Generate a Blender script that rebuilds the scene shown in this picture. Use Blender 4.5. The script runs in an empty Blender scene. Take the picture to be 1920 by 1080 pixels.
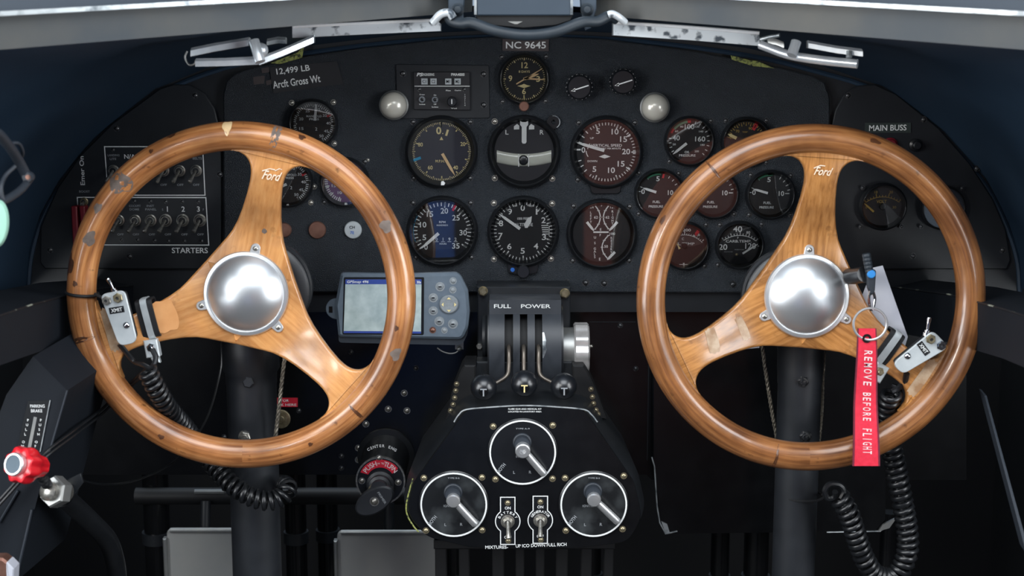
import bpy, bmesh, math, random
from math import sin, cos, pi, radians, sqrt, atan2, degrees, hypot
from mathutils import Vector, Matrix

random.seed(7)
SC = bpy.context.scene
COL = SC.collection

# ------------------------------------------------------------------ camera
F = 2650.0                      # focal length in pixels of a 1920x1080 frame
PITCH = radians(9.4)            # the camera looks slightly down on the panel
EYE = Vector((0.0, 0.0, 1.0))
cam_data = bpy.data.cameras.new('camera')
cam_data.sensor_width = 36.0
cam_data.lens = 36.0 * F / 1920.0
cam_data.clip_start = 0.01
cam_data.dof.use_dof = True
cam_data.dof.focus_distance = 1.61
cam_data.dof.aperture_fstop = 6.3
cam = bpy.data.objects.new('camera', cam_data)
cam.location = EYE
cam.rotation_euler = (radians(90) - PITCH, 0, 0)
COL.objects.link(cam)
SC.camera = cam

# ------------------------------------------------------------------ view, world, daylight
SC.view_settings.view_transform = 'Standard'
SC.view_settings.look = 'None'
SC.view_settings.gamma = 1.0
SC.view_settings.use_curve_mapping = False
SC.view_settings.exposure = 0.32

W = bpy.data.worlds.new('sky')
SC.world = W
W.use_nodes = True
bg = W.node_tree.nodes['Background']
bg.inputs['Color'].default_value = (0.62, 0.78, 1.0, 1)
bg.inputs['Strength'].default_value = 0.42

def area(name, loc, size, target, power, col=(1, 1, 1)):
    d = bpy.data.lights.new(name, 'AREA')
    d.shape = 'RECTANGLE'
    d.size, d.size_y = size
    d.energy = power
    d.color = col
    o = bpy.data.objects.new(name, d)
    COL.objects.link(o)
    o.location = loc
    o.rotation_euler = (Vector(target) - Vector(loc)).to_track_quat('-Z', 'Y').to_euler()
    return o
# daylight through the roof hatch, the two side windows and the windscreen
area('roof_hatch_daylight', (0.0, 0.42, 1.72), (1.15, 0.85), (0, 0.95, 0.7), 14.0, (0.93, 0.97, 1.0))
area('side_window_daylight', (-0.86, 0.80, 0.92), (0.66, 0.66), (0.0, 0.80, 0.80), 12.0, (0.95, 0.98, 1.0))
area('side_window_daylight', (0.86, 0.80, 0.92), (0.66, 0.66), (0.0, 0.80, 0.80), 12.0, (0.95, 0.98, 1.0))
area('rear_wall_fill', (-0.90, -0.12, 1.25), (0.42, 0.42), (0.45, -0.6, 0.72), 22.0, (1.0, 0.97, 0.92))  # added lamp, brightens the unseen rear wall for the gauge reflections
area('windscreen_daylight', (0.0, 1.95, 1.75), (1.6, 0.5), (0, 1.2, 0.9), 10.0, (0.86, 0.94, 1.0))

# ------------------------------------------------------------------ helpers
def at(px, py, Y):
    """world point on the plane y = Y seen at photograph pixel (px, py)"""
    x = (px - 960) / F
    y = (540 - py) / F
    d = Vector((x, cos(PITCH) + y * sin(PITCH), -sin(PITCH) + y * cos(PITCH)))
    return EYE + d * (Y / d.y)

def upx(py, Y):
    """metres per pixel there"""
    y = (540 - py) / F
    return Y / (cos(PITCH) + y * sin(PITCH)) / F

def lin(c):
    c /= 255.0
    return c / 12.92 if c <= 0.04045 else ((c + 0.055) / 1.055) ** 2.4

def rgb(r, g, b):
    return (lin(r), lin(g), lin(b), 1.0)

MATS = {}
def mat(name, col, rough=0.5, metal=0.0, coat=0.0, bump=None, noise=None, spec=0.5, emit=None, sheen=0):
    """bump = (scale, strength, distance); noise = (scale, second colour, contrast low, contrast high)"""
    if name in MATS:
        return MATS[name]
    m = bpy.data.materials.new(name)
    m.use_nodes = True
    nt = m.node_tree
    p = nt.nodes['Principled BSDF']
    p.inputs['Base Color'].default_value = col
    p.inputs['Roughness'].default_value = rough
    p.inputs['Metallic'].default_value = metal
    p.inputs['Coat Weight'].default_value = coat
    p.inputs['Coat Roughness'].default_value = 0.12
    p.inputs['Specular IOR Level'].default_value = spec
    if emit:
        p.inputs['Emission Color'].default_value = emit[0]
        p.inputs['Emission Strength'].default_value = emit[1]
    tc = nt.nodes.new('ShaderNodeTexCoord')
    if noise:
        n = nt.nodes.new('ShaderNodeTexNoise')
        n.inputs['Scale'].default_value = noise[0]
        n.inputs['Detail'].default_value = 6
        nt.links.new(tc.outputs['Object'], n.inputs['Vector'])
        r = nt.nodes.new('ShaderNodeValToRGB')
        r.color_ramp.elements[0].color = col
        r.color_ramp.elements[1].color = noise[1]
        r.color_ramp.elements[0].position = noise[2]
        r.color_ramp.elements[1].position = noise[3]
        nt.links.new(n.outputs['Fac'], r.inputs['Fac'])
        nt.links.new(r.outputs['Color'], p.inputs['Base Color'])
    if bump:
        n2 = nt.nodes.new('ShaderNodeTexNoise')
        n2.inputs['Scale'].default_value = bump[0]
        n2.inputs['Detail'].default_value = 3
        nt.links.new(tc.outputs['Object'], n2.inputs['Vector'])
        b = nt.nodes.new('ShaderNodeBump')
        b.inputs['Strength'].default_value = bump[1]
        b.inputs['Distance'].default_value = bump[2]
        nt.links.new(n2.outputs['Fac'], b.inputs['Height'])
        nt.links.new(b.outputs['Normal'], p.inputs['Normal'])
    MATS[name] = m
    return m

def wood(name, dark, mid, light, polar, rough=0.32, coat=0.7, spots=0.5):
    """varnished wood; polar: the grain runs round the rim, else along local z"""
    m = bpy.data.materials.new(name)
    m.use_nodes = True
    nt = m.node_tree
    N, L = nt.nodes, nt.links
    p = N['Principled BSDF']
    p.inputs['Roughness'].default_value = rough
    p.inputs['Coat Weight'].default_value = coat
    p.inputs['Coat Roughness'].default_value = 0.14
    tc = N.new('ShaderNodeTexCoord')
    sx = N.new('ShaderNodeSeparateXYZ')
    L.new(tc.outputs['Object'], sx.inputs[0])
    cb = N.new('ShaderNodeCombineXYZ')
    def math_(op, a, b=None):
        n = N.new('ShaderNodeMath'); n.operation = op
        for i, v in enumerate((a, b)):
            if v is None: continue
            if isinstance(v, (int, float)): n.inputs[i].default_value = v
            else: L.new(v, n.inputs[i])
        return n.outputs[0]
    X, Y, Z = sx.outputs
    if polar:
        ang = math_('ARCTAN2', X, Z)
        rad = math_('SQRT', math_('ADD', math_('MULTIPLY', X, X), math_('MULTIPLY', Z, Z)))
        L.new(math_('MULTIPLY', ang, 0.9), cb.inputs[0])
        L.new(math_('MULTIPLY', rad, 110.0), cb.inputs[1])
        L.new(math_('MULTIPLY', Y, 110.0), cb.inputs[2])
    else:
        L.new(math_('MULTIPLY', Z, 8.0), cb.inputs[0])
        L.new(math_('MULTIPLY', X, 110.0), cb.inputs[1])
        L.new(math_('MULTIPLY', Y, 60.0), cb.inputs[2])
    g = N.new('ShaderNodeTexNoise')
    g.inputs['Scale'].default_value = 2.6
    g.inputs['Detail'].default_value = 8
    g.inputs['Roughness'].default_value = 0.62
    L.new(cb.outputs[0], g.inputs['Vector'])
    r = N.new('ShaderNodeValToRGB')
    cr = r.color_ramp
    cr.elements[0].position = 0.28; cr.elements[0].color = dark
    cr.elements[1].position = 0.74; cr.elements[1].color = light
    e = cr.elements.new(0.5); e.color = mid
    L.new(g.outputs['Fac'], r.inputs['Fac'])
    # big worn patches
    b = N.new('ShaderNodeTexNoise'); b.inputs['Scale'].default_value = 17; b.inputs['Detail'].default_value = 3
    L.new(tc.outputs['Object'], b.inputs['Vector'])
    br = N.new('ShaderNodeValToRGB')
    br.color_ramp.elements[0].position = 0.34; br.color_ramp.elements[0].color = (0.50, 0.46, 0.46, 1)
    br.color_ramp.elements[1].position = 0.7; br.color_ramp.elements[1].color = (1.15, 1.12, 1.08, 1)
    L.new(b.outputs['Fac'], br.inputs['Fac'])
    mx = N.new('ShaderNodeMix'); mx.data_type = 'RGBA'; mx.blend_type = 'MULTIPLY'
    mx.inputs[0].default_value = 1.0
    L.new(r.outputs[0], mx.inputs[6]); L.new(br.outputs[0], mx.inputs[7])
    # small dark dents and flecks
    k = N.new('ShaderNodeTexNoise'); k.inputs['Scale'].default_value = 95; k.inputs['Detail'].default_value = 4
    L.new(tc.outputs['Object'], k.inputs['Vector'])
    kr = N.new('ShaderNodeValToRGB')
    kr.color_ramp.elements[0].position = 0.66; kr.color_ramp.elements[0].color = (0, 0, 0, 1)
    kr.color_ramp.elements[1].position = 0.74; kr.color_ramp.elements[1].color = (spots, spots, spots, 1)
    L.new(k.outputs['Fac'], kr.inputs['Fac'])
    mk = N.new('ShaderNodeMix'); mk.data_type = 'RGBA'
    L.new(kr.outputs[0], mk.inputs[0]); L.new(mx.outputs[2], mk.inputs[6])
    mk.inputs[7].default_value = (dark[0] * .25, dark[1] * .22, dark[2] * .25, 1)
    L.new(mk.outputs[2], p.inputs['Base Color'])
    bp = N.new('ShaderNodeBump'); bp.inputs['Strength'].default_value = 0.15; bp.inputs['Distance'].default_value = 0.001
    L.new(g.outputs['Fac'], bp.inputs['Height']); L.new(bp.outputs[0], p.inputs['Normal'])
    MATS[name] = m
    return m

def thin_glass(name, tint=(1, 1, 1, 1), rough=0.02, gain=1.0):
    m = bpy.data.materials.new(name)
    m.use_nodes = True
    nt = m.node_tree
    N, L = nt.nodes, nt.links
    N.remove(N['Principled BSDF'])
    t = N.new('ShaderNodeBsdfTransparent'); t.inputs[0].default_value = tint
    g = N.new('ShaderNodeBsdfGlossy'); g.inputs['Roughness'].default_value = rough
    fr = N.new('ShaderNodeFresnel'); fr.inputs[0].default_value = 1.5
    mm = N.new('ShaderNodeMath'); mm.operation = 'MULTIPLY'; mm.inputs[1].default_value = gain
    L.new(fr.outputs[0], mm.inputs[0])
    mx = N.new('ShaderNodeMixShader')
    L.new(mm.outputs[0], mx.inputs[0]); L.new(t.outputs[0], mx.inputs[1]); L.new(g.outputs[0], mx.inputs[2])
    L.new(mx.outputs[0], N['Material Output'].inputs[0])
    MATS[name] = m
    return m

# ---- mesh builder in "photo pixels": x right, y down, d towards the viewer; u metres per pixel
_txt = {}
def text_mesh(s, shear=0.0, bold=0.0):
    k = (s, shear, bold)
    if k in _txt:
        return _txt[k]
    c = bpy.data.curves.new('t', 'FONT')
    c.body = s
    c.size = 1.0
    c.shear = shear
    c.offset = bold
    c.resolution_u = 3
    o = bpy.data.objects.new('t', c)
    COL.objects.link(o)
    dg = bpy.context.evaluated_depsgraph_get()
    me = bpy.data.meshes.new_from_object(o.evaluated_get(dg))
    vs = [(v.co.x, v.co.y) for v in me.vertices]
    fs = [tuple(p.vertices) for p in me.polygons]
    bpy.data.objects.remove(o)
    bpy.data.curves.remove(c)
    bpy.data.meshes.remove(me)
    xs = [v[0] for v in vs]; ys = [v[1] for v in vs]
    _txt[k] = (vs, fs, min(xs), max(xs), min(ys), max(ys))
    return _txt[k]

def spline(pts, n=8, closed=False):
    pts = [Vector(p) for p in pts]
    out = []
    m = len(pts)
    rng = range(m) if closed else range(m - 1)
    for i in rng:
        if closed:
            p0, p1, p2, p3 = pts[i - 1], pts[i], pts[(i + 1) % m], pts[(i + 2) % m]
        else:
            p1, p2 = pts[i], pts[i + 1]
            p0 = pts[i - 1] if i > 0 else p1 * 2 - p2
            p3 = pts[i + 2] if i + 2 < m else p2 * 2 - p1
        for k in range(n):
            t = k / n
            out.append(0.5 * ((2 * p1) + (p2 - p0) * t + (2 * p0 - 5 * p1 + 4 * p2 - p3) * t * t
                              + (3 * p1 - p0 - 3 * p2 + p3) * t ** 3))
    if not closed:
        out.append(pts[-1])
    return out

def resample(pts, step):
    out = [pts[0].copy()]
    acc = 0.0
    for a, b in zip(pts, pts[1:]):
        L = (b - a).length
        if L < 1e-9: continue
        t = step - acc
        while t <= L:
            out.append(a + (b - a) * (t / L))
            t += step
        acc = (acc + L) % step
    return out

def frames(path):
    T = []
    n = len(path)
    for i in range(n):
        a = path[max(i - 1, 0)]; b = path[min(i + 1, n - 1)]
        t = b - a
        T.append(t.normalized() if t.length > 1e-12 else Vector((0, 0, 1)))
    up = Vector((0.13, 0.31, 0.94))
    N0 = (up - T[0] * up.dot(T[0])).normalized()
    out = []
    for t in T:
        N0 = (N0 - t * N0.dot(t))
        N0 = N0.normalized()
        out.append((t, N0, t.cross(N0)))
    return out

def rpoly(pts, r, n=5):
    """polygon with rounded corners; r a number or a list"""
    out = []
    m = len(pts)
    for i in range(m):
        ri = r[i] if isinstance(r, (list, tuple)) else r
        p0, p1, p2 = Vector(pts[i - 1]), Vector(pts[i]), Vector(pts[(i + 1) % m])
        a = (p0 - p1); b = (p2 - p1)
        la, lb = a.length, b.length
        if ri <= 0:
            out.append(tuple(p1)); continue
        a.normalize(); b.normalize()
        ang = a.angle(b)
        t = min(ri / math.tan(ang / 2), la * .49, lb * .49)
        q0, q2 = p1 + a * t, p1 + b * t
        for k in range(n + 1):
            s = k / n
            out.append(tuple((1 - s) ** 2 * q0 + 2 * s * (1 - s) * p1 + s * s * q2))
    return out

def inset(poly, d):
    m = len(poly)
    area_ = sum(poly[i - 1][0] * poly[i][1] - poly[i][0] * poly[i - 1][1] for i in range(m))
    sg = 1 if area_ > 0 else -1
    out = []
    for i in range(m):
        p0, p1, p2 = Vector(poly[i - 1]), Vector(poly[i]), Vector(poly[(i + 1) % m])
        e1 = p1 - p0; e2 = p2 - p1
        if e1.length < 1e-9: e1 = e2
        if e2.length < 1e-9: e2 = e1
        e1.normalize(); e2.normalize()
        n1 = Vector((-e1.y, e1.x)) * sg; n2 = Vector((-e2.y, e2.x)) * sg
        nn = n1 + n2
        if nn.length < 1e-6: nn = n1
        nn.normalize()
        k = max(nn.dot(n1), 0.4)
        out.append(tuple(p1 + nn * (d / k)))
    return out

class MB:
    def __init__(s, u=1.0):
        s.u = u; s.v = []; s.f = []
    def P(s, p):
        return (p[0] * s.u, -p[2] * s.u, -p[1] * s.u)
    def add(s, vs, fs):
        o = len(s.v)
        s.v += [s.P(p) for p in vs]
        s.f += [tuple(i + o for i in f) for f in fs]
        return s
    def raw(s, vs, fs):
        o = len(s.v)
        s.v += [tuple(p) for p in vs]
        s.f += [tuple(i + o for i in f) for f in fs]
        return s
    def lathe(s, prof, c=(0, 0, 0), axis=(0, 0, 1), n=32, a0=0.0, a1=2 * pi, close=False):
        ax = Vector(axis).normalized()
        h = Vector((0, 1, 0)) if abs(ax.y) < 0.9 else Vector((1, 0, 0))
        e1 = (h - ax * h.dot(ax)).normalized(); e2 = ax.cross(e1)
        full = abs(a1 - a0 - 2 * pi) < 1e-6
        m = n if full else n + 1
        vs, fs = [], []
        c = Vector(c)
        idx = []
        for r, d in prof:
            if r <= 1e-9:
                idx.append([len(vs)]); vs.append(c + ax * d)
            else:
                row = []
                for k in range(m):
                    a = a0 + (a1 - a0) * k / n
                    row.append(len(vs)); vs.append(c + ax * d + (e1 * cos(a) + e2 * sin(a)) * r)
                idx.append(row)
        if close: idx.append(idx[0])
        for A, B in zip(idx, idx[1:]):
            if len(A) == 1 and len(B) == 1: continue
            for k in range(n):
                k2 = (k + 1) % m
                if len(A) == 1: fs.append((A[0], B[k], B[k2]))
                elif len(B) == 1: fs.append((A[k], A[k2], B[0]))
                else: fs.append((A[k], A[k2], B[k2], B[k]))
        return s.add(vs, fs)
    def cyl(s, c, r, d0, d1, n=24, bev=0.0):
        if bev: p = [(0, d0), (r, d0), (r, d1 - bev), (r - bev, d1), (0, d1)]
        else: p = [(0, d0), (r, d0), (r, d1), (0, d1)]
        return s.lathe(p, (c[0], c[1], 0), n=n)
    def ring(s, c, r0, r1, d0, d1, n=40, close=True):
        return s.lathe([(r0, d0), (r1, d0), (r1, d1), (r0, d1)], (c[0], c[1], 0), n=n, close=True)
    def ball(s, c, r, k=1.0, n=20, m=10, axis=(0, 0, 1)):
        return s.lathe([(max(r * sin(pi * i / m), 0) if 0 < i < m else 0, -r * k * cos(pi * i / m)) for i in range(m + 1)], c, axis, n)
    def dome(s, c, r, h, d0=0.0, n=24, m=6):
        R = (r * r + h * h) / (2 * h)
        a = math.asin(min(1, r / R))
        if h > r: a = pi - a
        pr = [(0, d0 + h)]
        for i in range(1, m + 1):
            t = a * i / m
            pr.append((R * sin(t), d0 + h - R + R * cos(t)))
        pr.append((0, d0))
        return s.lathe(pr, (c[0], c[1], 0), n=n)
    def prism(s, poly, d0, d1, bev=0.0):
        n = len(poly)
        rings = [[(p[0], p[1], d0) for p in poly]]
        if bev:
            ins = inset(poly, bev)
            rings.append([(p[0], p[1], d1 - bev) for p in poly])
            rings.append([(p[0], p[1], d1) for p in ins])
        else:
            rings.append([(p[0], p[1], d1) for p in poly])
        vs, fs = [], []
        for r in rings: vs += r
        for k in range(len(rings) - 1):
            for i in range(n):
                j = (i + 1) % n
                fs.append((k * n + i, k * n + j, (k + 1) * n + j, (k + 1) * n + i))
        fs.append(tuple(range(n))[::-1])
        fs.append(tuple(range((len(rings) - 1) * n, len(rings) * n)))
        return s.add(vs, fs)
    def box(s, x0, y0, x1, y1, d0, d1, bev=0.0):
        return s.prism([(x0, y0), (x1, y0), (x1, y1), (x0, y1)], d0, d1, bev)
    def sheet(s, poly, d):
        return s.add([(p[0], p[1], d) for p in poly], [tuple(range(len(poly)))])
    def line(s, p, q, w0, d, w1=None):
        w1 = w0 if w1 is None else w1
        p = Vector(p); q = Vector(q)
        t = (q - p).normalized(); nrm = Vector((-t.y, t.x))
        return s.sheet([p + nrm * w0 / 2, q + nrm * w1 / 2, q - nrm * w1 / 2, p - nrm * w0 / 2], d)
    def stroke(s, pts, w, d, closed=False):
        m = len(pts)
        vs = []
        for i in range(m):
            p1 = Vector(pts[i][:2])
            p0 = Vector(pts[i - 1][:2]) if (i > 0 or closed) else None
            p2 = Vector(pts[(i + 1) % m][:2]) if (i < m - 1 or closed) else None
            ts = [v.normalized() for v in ((p1 - p0) if p0 is not None else None, (p2 - p1) if p2 is not None else None) if v is not None and v.length > 1e-9]
            t = sum(ts, Vector((0, 0)))
            t = t.normalized() if t.length > 1e-6 else ts[0]
            k = max(t.dot(ts[0]), 0.5)
            nn = Vector((-t.y, t.x)) * (w / 2 / k)
            vs += [(p1.x + nn.x, p1.y + nn.y, d), (p1.x - nn.x, p1.y - nn.y, d)]
        fs = []
        for i in range(m if closed else m - 1):
            j = (i + 1) % m
            fs.append((2 * i, 2 * i + 1, 2 * j + 1, 2 * j))
        return s.add(vs, fs)
    def tick(s, a, r0, r1, w, d, c=(0, 0)):
        sa, ca = sin(radians(a)), -cos(radians(a))
        return s.line((c[0] + r0 * sa, c[1] + r0 * ca), (c[0] + r1 * sa, c[1] + r1 * ca), w, d)
    def ticks(s, a0, a1, n, r0, r1, w, d, c=(0, 0)):
        for k in range(n):
            s.tick(a0 + (a1 - a0) * k / max(n - 1, 1), r0, r1, w, d, c)
        return s
    def arc(s, c, r, a0, a1, w, d, n=20):
        return s.stroke([(c[0] + r * sin(radians(a0 + (a1 - a0) * k / n)), c[1] - r * cos(radians(a0 + (a1 - a0) * k / n))) for k in range(n + 1)], w, d)
    def text(s, t, x, y, h, d, w=None, rot=0.0, shear=0.0, bold=0.014):
        """letters of cap height h centred on (x, y); rot clockwise degrees"""
        vs, fs, x0, x1, y0, y1 = text_mesh(t, shear, bold)
        ky = h / (y1 - y0)
        kx = ky if w is None else w / (x1 - x0)
        cx, cy = (x0 + x1) / 2, (y0 + y1) / 2
        cr, sr = cos(radians(rot)), sin(radians(rot))
        out = []
        for vx, vy in vs:
            X = (vx - cx) * kx; Yy = -(vy - cy) * ky
            out.append((x + X * cr - Yy * sr, y + X * sr + Yy * cr, d))
        return s.add(out, fs)
    def vtext(s, t, x, y0, y1, h, d, w=None):
        m = len(t)
        for i, ch in enumerate(t):
            if ch != ' ':
                s.text(ch, x, y0 + (y1 - y0) * i / max(m - 1, 1), h, d, w if w and ch not in 'I' else None)
        return s
    def hexnut(s, c, r, d0, d1, rot=0.0, bev=None):
        bev = (d1 - d0) * .25 if bev is None else bev
        return s.prism([(c[0] + r * cos(rot + k * pi / 3), c[1] + r * sin(rot + k * pi / 3)) for k in range(6)], d0, d1, bev)
    def tube(s, path, r, n=10, caps=True, raw=False, flat=None):
        path = [Vector(p) for p in path]
        fr = frames(path)
        vs, fs = [], []
        m = len(path)
        for i, (p, (t, a, b)) in enumerate(zip(path, fr)):
            ri = r[i] if isinstance(r, (list, tuple)) else r
            for k in range(n):
                an = 2 * pi * k / n
                vs.append(p + a * (cos(an) * ri) + b * (sin(an) * ri))
        for i in range(m - 1):
            for k in range(n):
                k2 = (k + 1) % n
                fs.append((i * n + k, i * n + k2, (i + 1) * n + k2, (i + 1) * n + k))
        if caps:
            fs.append(tuple(range(n))[::-1]); fs.append(tuple(range((m - 1) * n, m * n)))
        return s.raw(vs, fs) if raw else s.add(vs, fs)
    def loft(s, rings, raw=False, caps=True):
        n = len(rings[0]); vs = []; fs = []
        for r in rings: vs += [tuple(p) for p in r]
        for i in range(len(rings) - 1):
            for k in range(n):
                k2 = (k + 1) % n
                fs.append((i * n + k, i * n + k2, (i + 1) * n + k2, (i + 1) * n + k))
        if caps:
            fs.append(tuple(range(n))[::-1]); fs.append(tuple(range((len(rings) - 1) * n, len(rings) * n)))
        return s.raw(vs, fs) if raw else s.add(vs, fs)
    def build(s, name, m, parent=None, loc=None, rot=None, smooth=35, normals=True):
        me = bpy.data.meshes.new(name)
        me.from_pydata([tuple(v) for v in s.v], [], s.f)
        me.update()
        if normals:
            bm = bmesh.new(); bm.from_mesh(me)
            bmesh.ops.recalc_face_normals(bm, faces=bm.faces)
            bm.to_mesh(me); bm.free()
        if smooth:
            me.polygons.foreach_set('use_smooth', [True] * len(me.polygons))
            me.set_sharp_from_angle(angle=radians(smooth))
        me.materials.append(m if not isinstance(m, str) else MATS[m])
        o = bpy.data.objects.new(name, me)
        COL.objects.link(o)
        if parent is not None: o.parent = parent
        if loc is not None: o.location = loc
        if rot is not None: o.rotation_euler = rot
        return o

def thing(name, label, cat, loc=(0, 0, 0), group=None, rot=None):
    o = bpy.data.objects.new(name, None)
    o.empty_display_size = 0.02
    COL.objects.link(o)
    o.location = loc
    if rot: o.rotation_euler = rot
    return tag(o, label, cat, group)

def tag(o, label, cat, group=None):
    o['label'] = label; o['category'] = cat
    if group: o['group'] = group
    return o

def structure(o):
    o['kind'] = 'structure'
    return o

def coil(path, R, r, pitch, n=6, seg=12):
    """helix of wire round a path given in metres; returns points"""
    pts = resample(path, pitch / seg)
    fr = frames(pts)
    out = []
    for i, (p, (t, a, b)) in enumerate(zip(pts, fr)):
        an = 2 * pi * i / seg
        out.append(p + a * (cos(an) * R) + b * (sin(an) * R))
    return out

_screw = {}
def screws(parent, pts, r, u, m='screw_dark', d=0.0, name='screw', h=0.55, slot=True):
    """round-head cross screws, one mesh each, sharing mesh data"""
    for (x, y) in pts:
        k = (r, u, m, h)
        if k not in _screw:
            b = MB(u)
            b.dome((0, 0), r, r * h, 0.0, n=14, m=4)
            b.ring((0, 0), r * .98, r * 1.28, 0.0, r * .1, n=14)
            o = b.build(name, m, parent)
            if slot:
                pass
            _screw[k] = o.data
        else:
            o = bpy.data.objects.new(name, _screw[k])
            COL.objects.link(o)
            o.parent = parent
        o.location = (x * u, -d * u, -y * u)

# ------------------------------------------------------------------ materials
mat('crackle_black', rgb(39, 44, 50), .36, bump=(950, 1.0, .0026), noise=(40, rgb(46, 52, 59), .35, .75), spec=.6)
mat('satin_black', rgb(27, 30, 34), .42, bump=(300, .1, .0004), noise=(30, rgb(35, 38, 42), .35, .75))
mat('gloss_black', rgb(12, 13, 15), .22, noise=(45, rgb(18, 19, 21), .4, .8), spec=.5)
mat('navy_paint', rgb(32, 50, 68), .5, noise=(14, rgb(38, 56, 74), .35, .75), bump=(250, .08, .0003))
mat('rail_blue', rgb(13, 19, 27), .7, spec=.3, noise=(14, rgb(17, 23, 31), .35, .75))
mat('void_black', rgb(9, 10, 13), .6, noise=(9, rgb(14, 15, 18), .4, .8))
mat('strip_slate', rgb(30, 42, 54), .5, noise=(12, rgb(38, 50, 62), .35, .75))
mat('beam_grey', rgb(52, 58, 63), .6, noise=(9, rgb(74, 73, 69), .42, .7), bump=(60, .12, .001))
mat('frame_slate', rgb(72, 88, 102), .42, noise=(12, rgb(84, 98, 110), .35, .75))
mat('worn_lit_edge', rgb(190, 196, 198), .35, .6, noise=(70, rgb(90, 98, 104), .45, .7))  # for worn edges, and for lit edges painted bright
mat('bezel_black', rgb(22, 24, 27), .3, spec=.6, noise=(60, rgb(20, 21, 24), .4, .8))
mat('dial_black', rgb(17, 17, 21), .55, noise=(60, rgb(20, 20, 24), .4, .8))
mat('dial_indigo', rgb(38, 38, 52), .55, noise=(60, rgb(41, 41, 56), .4, .8))
mat('dial_reflection_plum', rgb(104, 70, 112), .55, noise=(60, rgb(112, 78, 118), .4, .8))  # plum reflection in the glass put into the dial colour
mat('dial_grey', rgb(34, 34, 40), .55, noise=(60, rgb(37, 37, 43), .4, .8))
mat('print_white', rgb(226, 228, 228), .6, noise=(90, rgb(236, 238, 236), .4, .7))
mat('print_dim', rgb(142, 146, 150), .6, noise=(90, rgb(160, 164, 168), .4, .7))
mat('print_cream', rgb(226, 208, 150), .6, noise=(90, rgb(234, 218, 164), .4, .7))
mat('print_ochre', rgb(182, 150, 74), .6, noise=(90, rgb(196, 164, 84), .4, .7))
mat('needle_tan', rgb(228, 192, 142), .5, noise=(90, rgb(234, 200, 152), .4, .7))
mat('mark_red', rgb(205, 38, 52), .5, noise=(90, rgb(220, 50, 60), .4, .7))
mat('mark_green', rgb(40, 122, 88), .5, noise=(90, rgb(58, 140, 104), .4, .7))
mat('mark_sage', rgb(104, 150, 122), .5, noise=(90, rgb(120, 164, 134), .4, .7))
mat('mark_reflection_cyan', rgb(20, 150, 196), .5, noise=(90, rgb(40, 166, 210), .4, .7))
mat('mark_blue', rgb(30, 92, 176), .5, noise=(90, rgb(40, 104, 190), .4, .7))
mat('edge_chips', rgb(18, 22, 27), .5, noise=(38, rgb(150, 154, 140), .55, .66))
mat('screw_dark', rgb(52, 54, 58), .35, .7, noise=(300, rgb(120, 120, 120), .45, .7))
mat('screw_steel', rgb(150, 148, 142), .32, .85, noise=(300, rgb(200, 196, 186), .4, .7))
mat('brass', rgb(150, 138, 110), .32, .8, noise=(200, rgb(188, 178, 150), .4, .7))
mat('copper', rgb(128, 92, 80), .45, .75, noise=(90, rgb(150, 112, 98), .4, .7))
mat('chrome', rgb(214, 216, 220), .1, 1.0, noise=(90, rgb(226, 228, 230), .4, .7))
mat('polished_aluminium', rgb(222, 226, 230), .36, .9, noise=(26, rgb(232, 234, 236), .35, .75), bump=(35, .05, .001))
mat('flange_aluminium', rgb(222, 224, 226), .36, .85, noise=(60, rgb(236, 236, 236), .35, .7))
mat('brushed_aluminium', rgb(150, 152, 152), .42, .8, noise=(30, rgb(176, 176, 172), .35, .75))
mat('pedal_aluminium', rgb(166, 167, 166), .5, .55, noise=(16, rgb(178, 178, 174), .35, .75))
mat('plate_silver', rgb(190, 197, 200), .42, .35, noise=(70, rgb(206, 212, 214), .35, .75))
mat('rubber_black', rgb(20, 22, 25), .34, spec=.6, noise=(60, rgb(26, 28, 31), .4, .8))
mat('strap_black', rgb(22, 23, 26), .6, noise=(160, rgb(30, 31, 34), .4, .8))
mat('cover_black', rgb(50, 54, 60), .42, noise=(60, rgb(58, 62, 68), .4, .8), bump=(180, .06, .0004))
mat('black_enamel', rgb(30, 33, 38), .42, spec=.9, noise=(40, rgb(40, 43, 48), .4, .8), bump=(180, .06, .0004))
mat('knob_black', rgb(22, 25, 30), .3, spec=.8, noise=(60, rgb(22, 24, 28), .4, .8))
mat('gps_shell', rgb(92, 104, 116), .45, noise=(120, rgb(98, 110, 122), .4, .7))
mat('gps_dark', rgb(40, 46, 54), .5, noise=(120, rgb(44, 50, 58), .4, .7))
mat('gps_button', rgb(128, 134, 138), .4, noise=(300, rgb(142, 148, 152), .4, .7))
mat('lamp_pearl', rgb(214, 210, 198), .26, .25, coat=.5, noise=(40, rgb(214, 210, 200), .4, .7))
mat('placard_black', rgb(30, 30, 34), .5, noise=(60, rgb(34, 34, 38), .4, .8))
mat('placard_brown', rgb(66, 58, 58), .5, noise=(60, rgb(72, 62, 62), .4, .8))
mat('placard_green', rgb(48, 56, 54), .5, noise=(60, rgb(52, 60, 58), .4, .8))
mat('placard_red', rgb(200, 30, 52), .5, noise=(60, rgb(212, 40, 60), .4, .8))
mat('guard_red', rgb(112, 20, 32), .4, noise=(60, rgb(124, 26, 38), .4, .8))
mat('knob_red', rgb(206, 22, 36), .3, coat=.4, noise=(60, rgb(216, 30, 42), .4, .8))
mat('ribbon_red', rgb(208, 30, 56), .75, noise=(200, rgb(220, 42, 68), .35, .7), bump=(1500, .3, .0004))
mat('ribbon_edge', rgb(96, 24, 44), .8, noise=(200, rgb(112, 30, 50), .35, .7))
mat('thread_white', rgb(232, 214, 214), .8, noise=(400, rgb(216, 170, 176), .45, .7))
mat('paper_grey', rgb(176, 178, 188), .6, noise=(30, rgb(184, 186, 194), .4, .7))
mat('mint_plastic', rgb(150, 196, 176), .5, noise=(30, rgb(160, 206, 186), .4, .7))
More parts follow.
